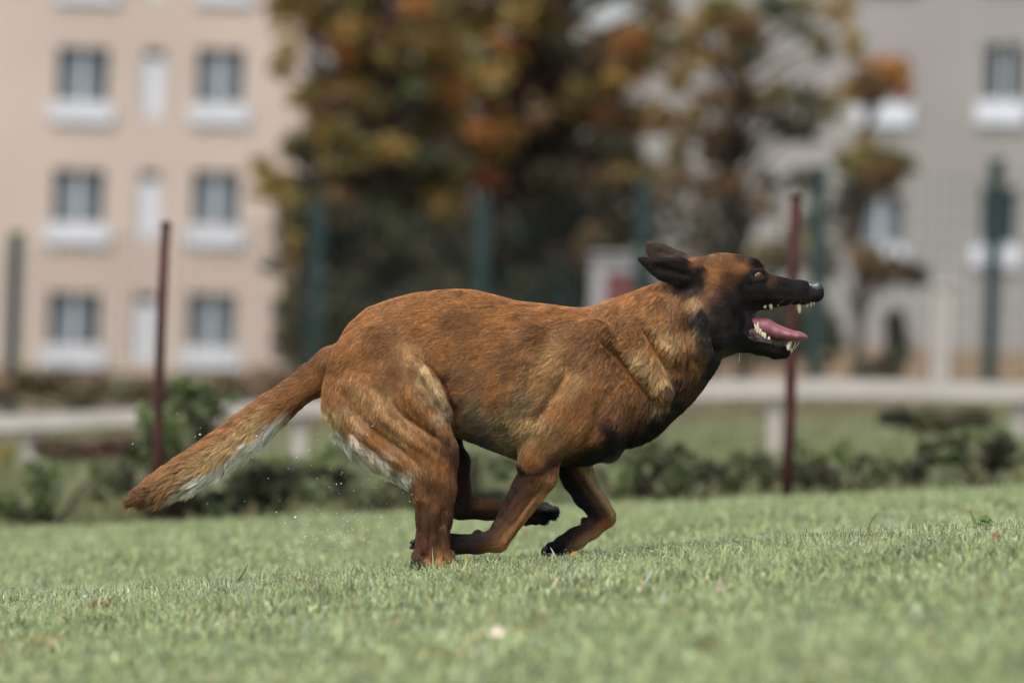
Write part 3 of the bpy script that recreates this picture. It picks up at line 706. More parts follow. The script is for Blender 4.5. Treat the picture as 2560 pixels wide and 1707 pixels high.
# skin folds of the ruff, near and far side
for s in (-1, 1):
    add([(1530, 785, s * 45, 20, 24), (1568, 850, s * 84, 24, 22), (1610, 915, s * 92, 28, 22), (1655, 975, s * 82, 24, 20)], 9)
    add([(1640, 760, s * 62, 22, 16), (1650, 820, s * 80, 26, 16), (1690, 880, s * 82, 26, 16)], 12)
    add([(1725, 750, s * 62, 14, 14), (1745, 810, s * 72, 22, 14), (1758, 880, s * 68, 22, 16)], 10)
    add([(1700, 960, s * 30, 26, 26), (1645, 1040, s * 40, 26, 26)], 14)
    # shoulder blade and upper arm
    add([(1478, 850, s * 92, 52, 34), (1455, 950, s * 104, 78, 40), (1470, 1040, s * 98, 78, 40)], 16)
    add([(1440, 985, s * 110, 56, 32), (1400, 1070, s * 108, 62, 38), (1345, 1140, s * 92, 44, 34)], 12)
    add([(1330, 850, s * 112, 26, 20), (1325, 920, s * 122, 30, 20), (1310, 980, s * 118, 26, 18)], 30)
    # flank fold
    add([(1028, 902, s * 128, 10, 10), (1060, 935, s * 131, 13, 13), (1095, 985, s * 131, 14, 14), (1120, 1030, s * 122, 12, 12)], 6)
# ---- near hind leg
add([(925, 905, -92, 88, 50), (945, 978, -98, 132, 60), (1004, 1058, -104, 112, 60), (1062, 1140, -108, 80, 52), (1086, 1222, -110, 53, 42)], 10, ik=20, leg=1)
add([(890, 960, -150, 26, 16), (960, 1040, -160, 30, 16), (1030, 1110, -156, 26, 14), (1075, 1180, -145, 20, 12)], 16)
add([(960, 940, -148, 24, 14), (1040, 1010, -158, 28, 14), (1095, 1090, -150, 24, 14)], 16)
add([(850, 1010, -135, 22, 16), (905, 1090, -145, 24, 16), (975, 1150, -142, 20, 14)], 16)
add([(1086, 1215, -110, 53, 42), (1087, 1290, -108, 43, 36), (1083, 1345, -106, 39, 32), (1082, 1388, -106, 46, 34)], 12, leg=1, d=(-.05, 1), hl=11)
for (tx, tz) in ((1048, -122), (1072, -136), (1098, -134), (1122, -112)):
    add([(tx, 1386, tz * .85, 17, 18), (tx + (tx - 1084) * .12, 1405, tz, 15, 17)], 5, leg=1, d=(0, 1), hl=8)
add([(1068, 1250, -146, 9, 8), (1062, 1370, -138, 8, 7)], 8, leg=1, d=(0, 1), hl=9)
add([(1110, 1320, -140, 9, 8), (1120, 1390, -132, 9, 8)], 8, leg=1, d=(0, 1), hl=9)
add([(846, 1086, -68, 9, 14), (884, 1120, -68, 16, 18), (932, 1150, -68, 20, 18), (985, 1178, -72, 17, 16), (1016, 1206, -80, 11, 12)], 6, leg=6, hl=22)
# ---- far hind leg
add([(960, 1000, 90, 120, 55), (1060, 1090, 95, 92, 50), (1128, 1158, 96, 44, 40), (1136, 1225, 96, 38, 32), (1150, 1266, 96, 32, 28)], 8, leg=2)
add([(1150, 1268, 96, 32, 26), (1215, 1275, 94, 25, 22), (1290, 1281, 92, 25, 22), (1335, 1287, 90, 27, 28)], 8, leg=2, d=(1, .08), hl=9)
for (ty, tz, tx_) in ((1271, 68, 1378), (1279, 82, 1388), (1291, 98, 1384), (1303, 108, 1362)):
    add([(1335, ty + (1286 - ty) * .4, tz, 13, 11), ((1335 + tx_) / 2 + 4, ty - 2, tz, 9.5, 9), (tx_, ty + 3, tz, 9.5, 9)], 3, leg=2, d=(1, .1), hl=11)
add([(1315, 1305, 88, 11, 16)], 5, leg=2, d=(1, .5), hl=8)
# ---- near foreleg
add([(1350, 1140, -80, 52, 40), (1345, 1185, -74, 46, 36), (1322, 1222, -70, 41, 32), (1303, 1252, -68, 36, 28), (1282, 1285, -66, 32, 25), (1262, 1318, -64, 29, 23)], 10, leg=3)
add([(1306, 1163, -96, 14, 12)], 12, leg=3)
add([(1262, 1318, -64, 29, 23), (1243, 1347, -64, 28, 24), (1195, 1356, -64, 23, 20), (1130, 1358, -62, 25, 22)], 8, leg=3, d=(-1, 0), hl=9)
add([(1195, 1332, -64, 11, 10)], 6, leg=3, d=(-1, .2), hl=7)
add([(1130, 1358, -62, 25, 22), (1085, 1362, -60, 25, 26), (1052, 1360, -60, 19, 24)], 6, leg=3, d=(-1, 0), hl=8)
add([(1330, 1250, -92, 8, 8), (1262, 1350, -84, 7, 7)], 7, leg=3)
# ---- far foreleg
add([(1415, 1110, 78, 60, 40), (1447, 1196, 78, 39, 32), (1470, 1238, 78, 34, 28), (1494, 1268, 78, 29, 24), (1510, 1292, 78, 29, 23)], 8, leg=4)
add([(1510, 1294, 78, 30, 23), (1480, 1324, 78, 23, 19), (1442, 1347, 78, 25, 21), (1410, 1366, 78, 26, 26)], 7, leg=4, d=(-.85, .5), hl=9)
add([(1462, 1303, 78, 9, 9)], 5, leg=4, d=(-.8, .5), hl=7)
for (ty, tz) in ((1364, 60), (1372, 74), (1380, 90), (1384, 100)):
    add([(1405, ty, tz, 14, 11), (1372 + abs(tz - 80) * .3, ty + 4, tz, 12, 10)], 4, leg=4, d=(-.9, .45), hl=8)
# ---- tail
add([(842, 916, 0, 48, 44), (785, 948, 0, 43, 34), (742, 978, 0, 37, 30), (690, 1017, 2, 39, 30), (620, 1074, 4, 43, 34), (540, 1133, 6, 43, 36), (470, 1178, 8, 41, 36), (400, 1217, 10, 34, 30), (360, 1236, 12, 22, 20), (332, 1249, 12, 10, 12)], 22, ik=4, leg=5)
# ---- head
add([(1755, 730, 0, 88, 60), (1812, 715, 0, 81, 62), (1852, 704, 0, 66, 55)], 20, h=1)
add([(1790, 790, 0, 82, 62), (1835, 810, 0, 66, 50)], 24, h=1)
add([(1850, 742, 0, 60, 48), (1893, 730, 0, 47, 41), (1925, 728, 0, 39, 36), (1955, 729, 0, 33, 32), (2000, 731, 0, 29, 27), (2038, 733, 0, 23, 21)], 12, h=1)
for s in (-1, 1):
    add([(1866, 670, s * 34, 14, 12), (1884, 662, s * 32, 13, 11), (1900, 671, s * 27, 9, 9)], 12, h=1)      # brow
    add([(1845, 735, s * 46, 24, 14), (1895, 730, s * 36, 20, 12)], 12, h=1)                               # cheek bone
    add([(1800, 770, s * 56, 34, 14), (1815, 830, s * 48, 30, 14)], 14, h=1)
    add([(1945, 748, s * 22, 13, 10), (2015, 748, s * 18, 12, 9)], 8, h=1)                                 # upper lip
    add([(1893, 687, s * 49, 14, 15)], 4, sub=1)                                                           # socket
    add([(1874, 690, s * 41, 5, 5), (1886, 677, s * 42, 5.5, 5.5), (1902, 677.5, s * 38.5, 5.5, 5.5), (1912, 689, s * 33.5, 4.5, 5)], 3, h=1)   # lids
    add([(1874, 690, s * 41, 5, 5), (1890, 699, s * 41, 5, 5), (1905, 698, s * 37.5, 5, 5), (1912, 689, s * 33.5, 4.5, 5)], 3, h=1)
# lower jaw
add([(1812, 838, 0, 46, 46), (1862, 852, 0, 25, 38)], 14, h=1)
add([(1862, 854, 0, 24, 36), (1900, 866, 0, 20, 30), (1940, 877, 0, 19, 25), (1962, 883, 0, 13, 20)], 8, h=1)
add([(1862, 800, 0, 32, 27), (1905, 838, 0, 16, 21), (1955, 862, 0, 11, 15)], 5, sub=1)                    # mouth cavity
add([(1905, 800, 0, 26, 60), (1960, 818, 0, 38, 60)], 3, sub=1)
add([(1880, 790, 0, 6, 60), (1893, 806, 0, 12, 60)], 3, sub=1)
for s in (-1, 1):                                                                                          # lip rims of the lower jaw
    add([(1846, 815, s * 44, 6, 7), (1860, 838, s * 38, 6, 6), (1886, 850, s * 33, 6, 6), (1925, 856, s * 26, 6, 6), (1952, 864, s * 22, 6, 6), (1970, 878, s * 12, 6, 7)], 4, h=1)
# ears
EAR = []
EAR.append(add([(1738, 690, -50, 30, 14), (1695, 681, -64, 30, 10), (1655, 674, -71, 22, 8), (1628, 663, -72, 13, 6.5), (1607, 653, -71, 7, 6), (1596, 648, -70, 4, 4.5)], 7, h=2))
EAR.append(add([(1738, 668, 50, 24, 14), (1695, 654, 62, 23, 11), (1658, 637, 66, 22, 8), (1634, 621, 66, 15, 6.5), (1625, 611, 66, 8, 6)], 7, h=2))
P.append(dict(n=[(1640, 672, -86, 9, 7), (1690, 676, -88, 13, 9)], k=7, sub=1))

VOX = 3.0
lo = np.array([300 - 1280, -215, 853.5 - 1432.]); hi = np.array([2075 - 1280, 150, 853.5 - 590.])
F, lo3 = None, lo
import time; _t = time.time()
nx, ny, nz = [int(math.ceil((hi[i] - lo[i]) / VOX)) + 1 for i in range(3)]
F = np.full((nx, ny, nz), 60.0, np.float32)
gx = (lo[0] + VOX * np.arange(nx)); gy = (lo[1] + VOX * np.arange(ny)); g3 = (lo[2] + VOX * np.arange(nz))
i0 = int((780 - 1280 - lo[0]) / VOX); i1 = int((1600 - 1280 - lo[0]) / VOX)
F[i0:i1] = torso_eval(gx[i0:i1][:, None, None], gy[None, :, None], g3[None, None, :]).astype(np.float32)
gx = gx.astype(np.float32); gy = gy.astype(np.float32); g3 = g3.astype(np.float32)
for p in P:
    k = p.get('k', 14); pl, ph = bbox(p, max(24, k * 1.2))
    a0 = np.clip(((pl - lo) / VOX).astype(int), 0, None); a1 = np.minimum(((ph - lo) / VOX).astype(int) + 2, (nx, ny, nz))
    s = tuple(slice(a, b) for a, b in zip(a0, a1))
    f = prim_eval(p, gx[s[0]][:, None, None], gy[s[1]][None, :, None], g3[s[2]][None, None, :])
    F[s] = -smin(-F[s], f, k) if p.get('sub') else smin(F[s], f, k)
V, Q = surface_nets(F, lo, VOX); V = relax(V, Q, 3, .5)
PXY = np.stack([V[:, 0] + 1280, 853.5 - V[:, 2]], 1)
N = vnormals(V, Q)
if (N * (V - V.mean(0))).sum() < 0: N = -N; Q = Q[:, ::-1]
STK = [ # polyline, sigma, amplitude, max |depth| range (min,max)
([(1030, 903), (1065, 935), (1095, 985), (1122, 1032)], 7, 8, 60), ([(1045, 890), (1085, 922), (1115, 968), (1134, 1020), (1142, 1100), (1146, 1150)], 7, -13, 60), ([(1012, 925), (1050, 968), (1082, 1018), (1112, 1070)], 11, -9, 60),
([(974, 984), (1010, 1037), (1063, 1073), (1120, 1110)], 9, -9, 80), ([(903, 1030), (946, 1080), (1003, 1120), (1050, 1160)], 9, -10, 80), ([(849, 1030), (878, 1080), (931, 1120), (985, 1160), (1030, 1215)], 8, -8, 80),
([(930, 1000), (975, 1055), (1035, 1100), (1090, 1140)], 9, 7, 80), ([(1000, 960), (1050, 1020), (1100, 1080)], 12, 7, 80), ([(870, 1030), (915, 1090), (975, 1140), (1030, 1180)], 8, 6, 80), ([(830, 960), (880, 930), (950, 930)], 14, -5, 60), ([(850, 890), (900, 870), (970, 880)], 22, 5, 40),
([(1535, 762), (1549, 805), (1566, 840), (1600, 870)], 6, -9, 30), ([(1487, 800), (1499, 850), (1537, 885), (1568, 922), (1598, 955), (1632, 990), (1650, 1030)], 9, -14, 40), ([(1500, 785), (1530, 850), (1575, 889), (1614, 939), (1648, 980)], 12, 10, 40),
([(1621, 800), (1644, 850), (1683, 892)], 11, 9, 40), ([(1590, 800), (1620, 850), (1655, 905), (1690, 950)], 8, -8, 40), ([(1690, 760), (1700, 800), (1717, 870), (1717, 931), (1712, 977)], 9, -11, 40), ([(1712, 765), (1734, 808), (1748, 850)], 9, 8, 40), ([(1740, 880), (1735, 930), (1700, 990)], 9, 6, 20), ([(1655, 720), (1645, 765), (1655, 800)], 9, -6, 30), ([(1765, 790), (1770, 850), (1790, 890)], 9, -6, 30),
([(1430, 850), (1412, 931), (1392, 977), (1357, 1023), (1322, 1085)], 13, -13, 60), ([(1388, 850), (1385, 920), (1360, 970)], 18, 7, 60), ([(1470, 930), (1430, 1000), (1370, 1080), (1330, 1130)], 22, 7, 60), ([(1491, 975), (1487, 1061), (1450, 1120), (1400, 1160)], 9, -8, 60), ([(1560, 960), (1550, 1040), (1510, 1110)], 16, 5, 40), ([(1480, 840), (1500, 900), (1520, 960)], 16, 5, 60),
([(1230, 900), (1215, 980), (1220, 1060)], 14, -4, 60), ([(1290, 880), (1275, 960), (1270, 1040)], 12, -4, 60), ([(1335, 880), (1325, 950), (1310, 1010)], 12, -4, 60), ([(1180, 880), (1175, 960)], 14, -4, 60), ([(1260, 890), (1246, 970), (1245, 1050)], 12, 4, 60), ([(1313, 870), (1300, 960)], 12, 4, 60),
([(1350, 1215), (1310, 1270), (1272, 1325)], 5, -6, 20), ([(1372, 1215), (1330, 1275), (1290, 1325)], 5, 4, 20), ([(1300, 1210), (1262, 1275), (1235, 1320)], 6, -4, 20), ([(1108, 1250), (1106, 1320), (1112, 1375)], 6, -7, 90), ([(1060, 1240), (1058, 1310), (1062, 1370)], 6, -5, 90), ([(1085, 1240), (1084, 1310), (1088, 1370)], 8, 5, 90),
([(1345, 1276), (1392, 1277)], 3, -5, 60), ([(1345, 1285), (1392, 1287)], 3, -5, 60), ([(1340, 1296), (1380, 1299)], 3, -5, 60), ([(1400, 1362), (1365, 1376)], 3.5, -5, 50), ([(1405, 1376), (1372, 1390)], 3.5, -5, 50), ([(1060, 1385), (1058, 1420)], 4, -7, 90), ([(1085, 1382), (1085, 1422)], 4, -8, 90), ([(1110, 1385), (1113, 1420)], 4, -7, 90), ([(1470, 1190), (1500, 1255)], 6, -4, 20),
([(1640, 666), (1690, 682), (1735, 692)], 8, -7, 50), ([(1620, 655), (1680, 652), (1730, 654)], 5, 3, 50), ([(1640, 625), (1690, 640)], 8, -5, 40),
([(1915, 690), (1945, 712), (1985, 722)], 7, -4, 10), ([(1850, 700), (1865, 715), (1890, 712)], 7, -4, 20), ([(1800, 690), (1850, 680)], 14, -3, 20), ([(1870, 750), (1930, 745), (1990, 748)], 6, 3, 10), ([(1850, 765), (1900, 757), (1960, 752)], 5, -3, 10), ([(1820, 760), (1850, 790), (1845, 830)], 9, 4, 20)]
dsp = np.zeros(len(V))
for pl_, sg, am, md in STK:
    dmin = np.full(len(V), 1e9); pl_ = np.array(pl_, float)
    mm = (PXY[:, 0] > pl_[:, 0].min() - 3 * sg) & (PXY[:, 0] < pl_[:, 0].max() + 3 * sg) & (PXY[:, 1] > pl_[:, 1].min() - 3 * sg) & (PXY[:, 1] < pl_[:, 1].max() + 3 * sg) & (np.abs(V[:, 1]) > md)
    q_ = PXY[mm]; dm = np.full(len(q_), 1e9); L_ = np.linalg.norm(np.diff(pl_, axis=0), axis=1); tot = L_.sum(); s0 = 0; tp_ = np.ones(len(q_))
    for a_, b_, l_ in zip(pl_[:-1], pl_[1:], L_):
        t_ = np.clip(((q_ - a_) @ (b_ - a_)) / l_ ** 2, 0, 1); dd = np.linalg.norm(q_ - a_ - t_[:, None] * (b_ - a_), axis=1); up_ = dd < dm; dm[up_] = dd[up_]
        fr = (s0 + t_ * l_) / tot; tp_[up_] = np.clip(np.minimum(fr, 1 - fr) / .25, .25, 1)[up_]; s0 += l_
    dsp[mm] += am * np.exp(-(dm / sg) ** 2) * tp_ * np.abs(N[mm, 1]) ** 1.2
dsp *= 1.0
V = V + N * dsp[:, None]; V = relax(V, Q, 1, .4)
print('dog mesh', len(V), time.time() - _t)

# ---- coat pattern, painted flank crease shade and hair direction
RED = (.36, .165, .057); FAWN = (.41, .24, .105); TAN = (.53, .37, .18); CRM = (.80, .77, .66); BRN = (.245, .118, .048); LEG = (.105, .045, .021); DBR = (.085, .038, .019); BLK = (.011, .009, .009); GRY = (.10, .09, .08); ORG = (.40, .205, .085); OLV = (.235, .165, .09)
CS = [ # px, py, colour, flow x, flow y (image down), length
(810, 900, BRN, -.6, .8, 16), (870, 820, RED, -.8, .6, 16), (930, 775, RED, -.9, .4, 16), (1040, 735, RED, -1, .2, 16), (1150, 730, RED, -1, .05, 16), (1250, 750, RED, -1, 0, 17), (1350, 765, RED, -1, .05, 18), (1450, 780, RED, -1, .1, 20),
(880, 900, RED, -.8, .6, 16), (960, 850, BRN, -.9, .4, 16), (1050, 810, RED, -1, .15, 16), (1150, 800, BRN, -1, .1, 16), (1250, 820, RED, -1, .1, 16), (1340, 830, BRN, -1, .15, 16), (1100, 880, RED, -1, .2, 16), (1200, 880, RED, -1, .2, 16), (1280, 900, BRN, -1, .25, 16),
(1150, 960, BRN, -.9, .35, 16), (1250, 980, RED, -.9, .35, 17), (1350, 940, FAWN, -.9, .4, 18), (1390, 870, FAWN, -.9, .4, 18), (1400, 910, FAWN, -.8, .6, 18), (1385, 990, FAWN, -.8, .6, 18),
(1180, 1040, OLV, -.85, .5, 18), (1250, 1070, OLV, -.85, .5, 20), (1220, 1110, GRY, -.8, .6, 20), (1290, 1120, OLV, -.7, .7, 20), (1320, 1070, TAN, -.6, .8, 22), (1300, 1010, OLV, -.8, .5, 18),
(1090, 920, RED, -.95, .3, 14), (1125, 970, RED, -.9, .3, 14), (1035, 935, BRN, -.4, .9, 14), (1060, 975, BRN, -.3, 1, 14), (1085, 1020, BRN, -.1, 1, 14), (1062, 934, (.58, .42, .22), .55, .85, 16), (1080, 962, (.58, .42, .22), .5, .9, 18), (1097, 990, (.58, .44, .25), .5, .9, 18), (1112, 1018, (.58, .45, .28), .45, .9, 18), (1030, 905, FAWN, .7, .7, 12), (1115, 950, DBR, -.5, .9, 12), (1128, 1010, DBR, -.3, 1, 10),  # DBR samples paint the shadow of the flank crease into the coat
(840, 980, RED, -.3, 1, 16), (900, 980, FAWN, -.25, 1, 16), (960, 1000, FAWN, -.2, 1, 16), (1020, 980, RED, -.1, 1, 15), (1060, 1030, RED, -.05, 1, 14), (1110, 1080, BRN, 0, 1, 13), (990, 920, BRN, -.6, .8, 15), (930, 930, RED, -.6, .8, 16),
(870, 1060, FAWN, -.1, 1, 16), (940, 1090, RED, .1, 1, 15), (1000, 1080, FAWN, .1, 1, 14), (1050, 1130, RED, .1, 1, 13), (1100, 1160, RED, 0, 1, 12), (1140, 1140, DBR, 0, 1, 10), (1000, 1160, ORG, .3, 1, 14), (1040, 1220, BRN, .1, 1, 12), (1090, 1250, BRN, 0, 1, 10),
(820, 1050, TAN, .1, 1, 18), (850, 1115, CRM, .3, 1, 28), (900, 1155, CRM, .4, 1, 32), (950, 1180, CRM, .4, 1, 30), (1000, 1195, CRM, .5, 1, 22), (830, 1085, CRM, .2, 1, 22),
(1050, 1270, LEG, 0, 1, 9), (1100, 1280, LEG, 0, 1, 9), (1070, 1320, LEG, 0, 1, 9), (1110, 1340, LEG, 0, 1, 9), (1060, 1360, LEG, 0, 1, 9), (1085, 1225, LEG, 0, 1, 9), (1080, 1385, BRN, 0, 1, 8), (1100, 1400, ORG, 0, 1, 7), (1050, 1412, BLK, 0, 1, 6), (1095, 1418, DBR, 0, 1, 6),
(1330, 1130, RED, -.5, .8, 14), (1400, 1020, RED, -.6, .8, 15), (1440, 960, FAWN, -.5, .9, 15), (1380, 1090, FAWN, -.6, .8, 14), (1450, 1050, RED, -.6, .8, 15), (1480, 980, RED, -.5, .85, 16), (1440, 1110, BRN, -.7, .7, 14), (1500, 900, BRN, -.7, .7, 17), (1440, 840, BRN, -.9, .4, 17), (1430, 900, BRN, -.8, .5, 16),
(1520, 1080, BLK, -.6, .8, 16), (1500, 1130, BLK, -.8, .6, 18), (1560, 1040, BRN, -.5, .85, 18), (1580, 1100, BLK, -.4, .9, 24), (1545, 1140, GRY, -.4, .9, 28), (1450, 1160, BLK, -.9, .4, 18), (1390, 1165, DBR, -.9, .4, 14), (1640, 1050, BLK, -.4, .9, 24), (1610, 1000, BRN, -.4, .9, 24),
(1530, 790, ORG, -.7, .7, 22), (1570, 850, ORG, -.8, .6, 26), (1600, 900, TAN, -.75, .65, 28), (1640, 950, TAN, -.6, .8, 30), (1650, 1000, FAWN, -.4, .9, 28), (1580, 950, RED, -.6, .8, 20), (1550, 900, BRN, -.7, .7, 20), (1510, 840, BRN, -.8, .5, 20),
(1590, 770, RED, -.85, .5, 20), (1620, 730, RED, -.8, .55, 18), (1660, 740, ORG, -.7, .7, 22), (1600, 810, BRN, -.7, .7, 22), (1650, 800, ORG, -.7, .7, 26), (1670, 850, TAN, -.5, .9, 28), (1660, 905, FAWN, -.5, .9, 28), (1640, 870, RED, -.6, .8, 26), (1715, 760, ORG, -.4, .9, 22), (1690, 800, BRN, -.5, .9, 24), (1700, 900, BRN, -.4, .9, 28), (1715, 850, ORG, -.4, .9, 26), (1735, 840, TAN, -.4, .9, 26),
(1745, 900, RED, -.5, .85, 26), (1700, 960, DBR, -.5, .85, 28), (1750, 945, DBR, -.6, .8, 28), (1790, 900, BLK, -.6, .8, 22), (1775, 870, BLK, -.6, .8, 20), (1735, 752, TAN, -.3, .9, 16), (1708, 748, DBR, -.3, .9, 14), (1690, 745, ORG, -.5, .8, 18), (1712, 720, BLK, -.3, .9, 12), (1735, 760, TAN, -.3, .9, 16), (1815, 890, GRY, -.6, .8, 20),
(1740, 640, RED, -1, .0, 9), (1780, 640, BRN, -1, .1, 8), (1830, 638, BRN, -1, 0, 7), (1780, 665, RED, -1, .1, 8), (1830, 665, BRN, -1, .1, 7), (1855, 670, RED, -1, .1, 6), (1780, 695, RED, -1, .25, 9), (1850, 645, DBR, -1, 0, 6), (1885, 655, BLK, -1, -.2, 5), (1900, 670, BLK, -1, -.4, 4),
(1775, 728, BRN, -1, .3, 10), (1762, 748, BRN, -.9, .4, 13), (1812, 722, DBR, -1, .3, 9), (1835, 700, DBR, -1, .2, 8), (1820, 745, BLK, -1, .3, 9), (1790, 745, DBR, -1, .3, 11), (1700, 728, BLK, -.4, .9, 14), (1722, 742, BLK, -.4, .9, 14), (1735, 725, BLK, -.6, .8, 12), (1722, 785, DBR, -.4, .9, 22), (1750, 800, BLK, -.6, .8, 18), (1765, 640, DBR, -1, 0, 7), (1800, 645, BRN, -1, 0, 7), (1850, 720, BLK, -1, .2, 7), (1795, 770, BLK, -.9, .4, 13), (1760, 790, BLK, -.8, .6, 16), (1840, 770, BLK, -1, .3, 8), (1800, 820, BLK, -.8, .6, 14), (1850, 800, BLK, -1, .2, 7), (1740, 700, BLK, -.7, .6, 10),
(1920, 700, DBR, -1, -.3, 4), (1950, 720, BLK, -1, 0, 4), (2000, 720, BLK, -1, 0, 3), (1900, 740, BLK, -1, .1, 5), (1970, 745, BLK, -1, .2, 4), (2030, 740, BLK, -1, 0, 3), (1870, 700, BLK, -1, .2, 4), (1900, 690, BLK, -1, .1, 3), (1890, 870, BLK, -1, -.2, 4), (1950, 885, BLK, -1, -.2, 4), (1850, 850, BLK, -1, 0, 6), (1900, 770, BLK, -1, .2, 4), (1757, 712, BLK, -.9, .4, 9), (1750, 680, BLK, -.9, .3, 8), (1760, 825, BLK, -.7, .7, 18), (1762, 860, BLK, -.6, .8, 20), (1745, 875, DBR, -.5, .85, 24), (1925, 735, BLK, -1, 0, 4), (1870, 735, BLK, -1, .1, 6), (1905, 705, BLK, -1, 0, 3), (1880, 715, BLK, -1, .1, 4), (1800, 850, BLK, -.8, .6, 16), (1830, 820, BLK, -1, .3, 10), (1780, 925, BLK, -.6, .8, 22), (1700, 1005, BLK, -.4, .9, 26), (1665, 1035, BLK, -.4, .9, 26), (1625, 1080, BLK, -.4, .9, 28), (1590, 1108, BLK, -.4, .9, 28), (1735, 985, DBR, -.5, .9, 26), (1600, 1050, DBR, -.4, .9, 24), (1480, 1150, BLK, -.8, .6, 18), (1530, 1110, BLK, -.6, .8, 18), (1490, 1090, BRN, -.6, .8, 16)]
CSx = np.array([[c[0], c[1]] for c in CS], float); CSc = np.array([c[2] for c in CS]); CSd = np.array([[c[3], -c[4]] for c in CS], float); CSl = np.array([c[5] for c in CS], float)
CSd /= np.linalg.norm(CSd, axis=1)[:, None]
def rbf(xy):
    out = []
    for s in range(0, len(xy), 40000):
        d2 = ((xy[s:s + 40000, None, :] - CSx[None]) ** 2).sum(-1); ww = 1 / (d2 + 150) ** 2.2; ww /= ww.sum(1)[:, None]
        out.append(np.concatenate([ww @ CSc, ww @ CSd, (ww @ CSl)[:, None]], 1))
    return np.concatenate(out)
def lerp(a, b, t): return np.asarray(a) + (np.asarray(b) - np.asarray(a)) * t
wob = (np.stack([vnoise(V, 1 / 22, 5), vnoise(V, 1 / 22, 6)], 1) - .5) * 18
A = rbf(PXY + wob)
col = A[:, :3].copy(); flow = A[:, 3:5].copy(); hlen = A[:, 5].copy()
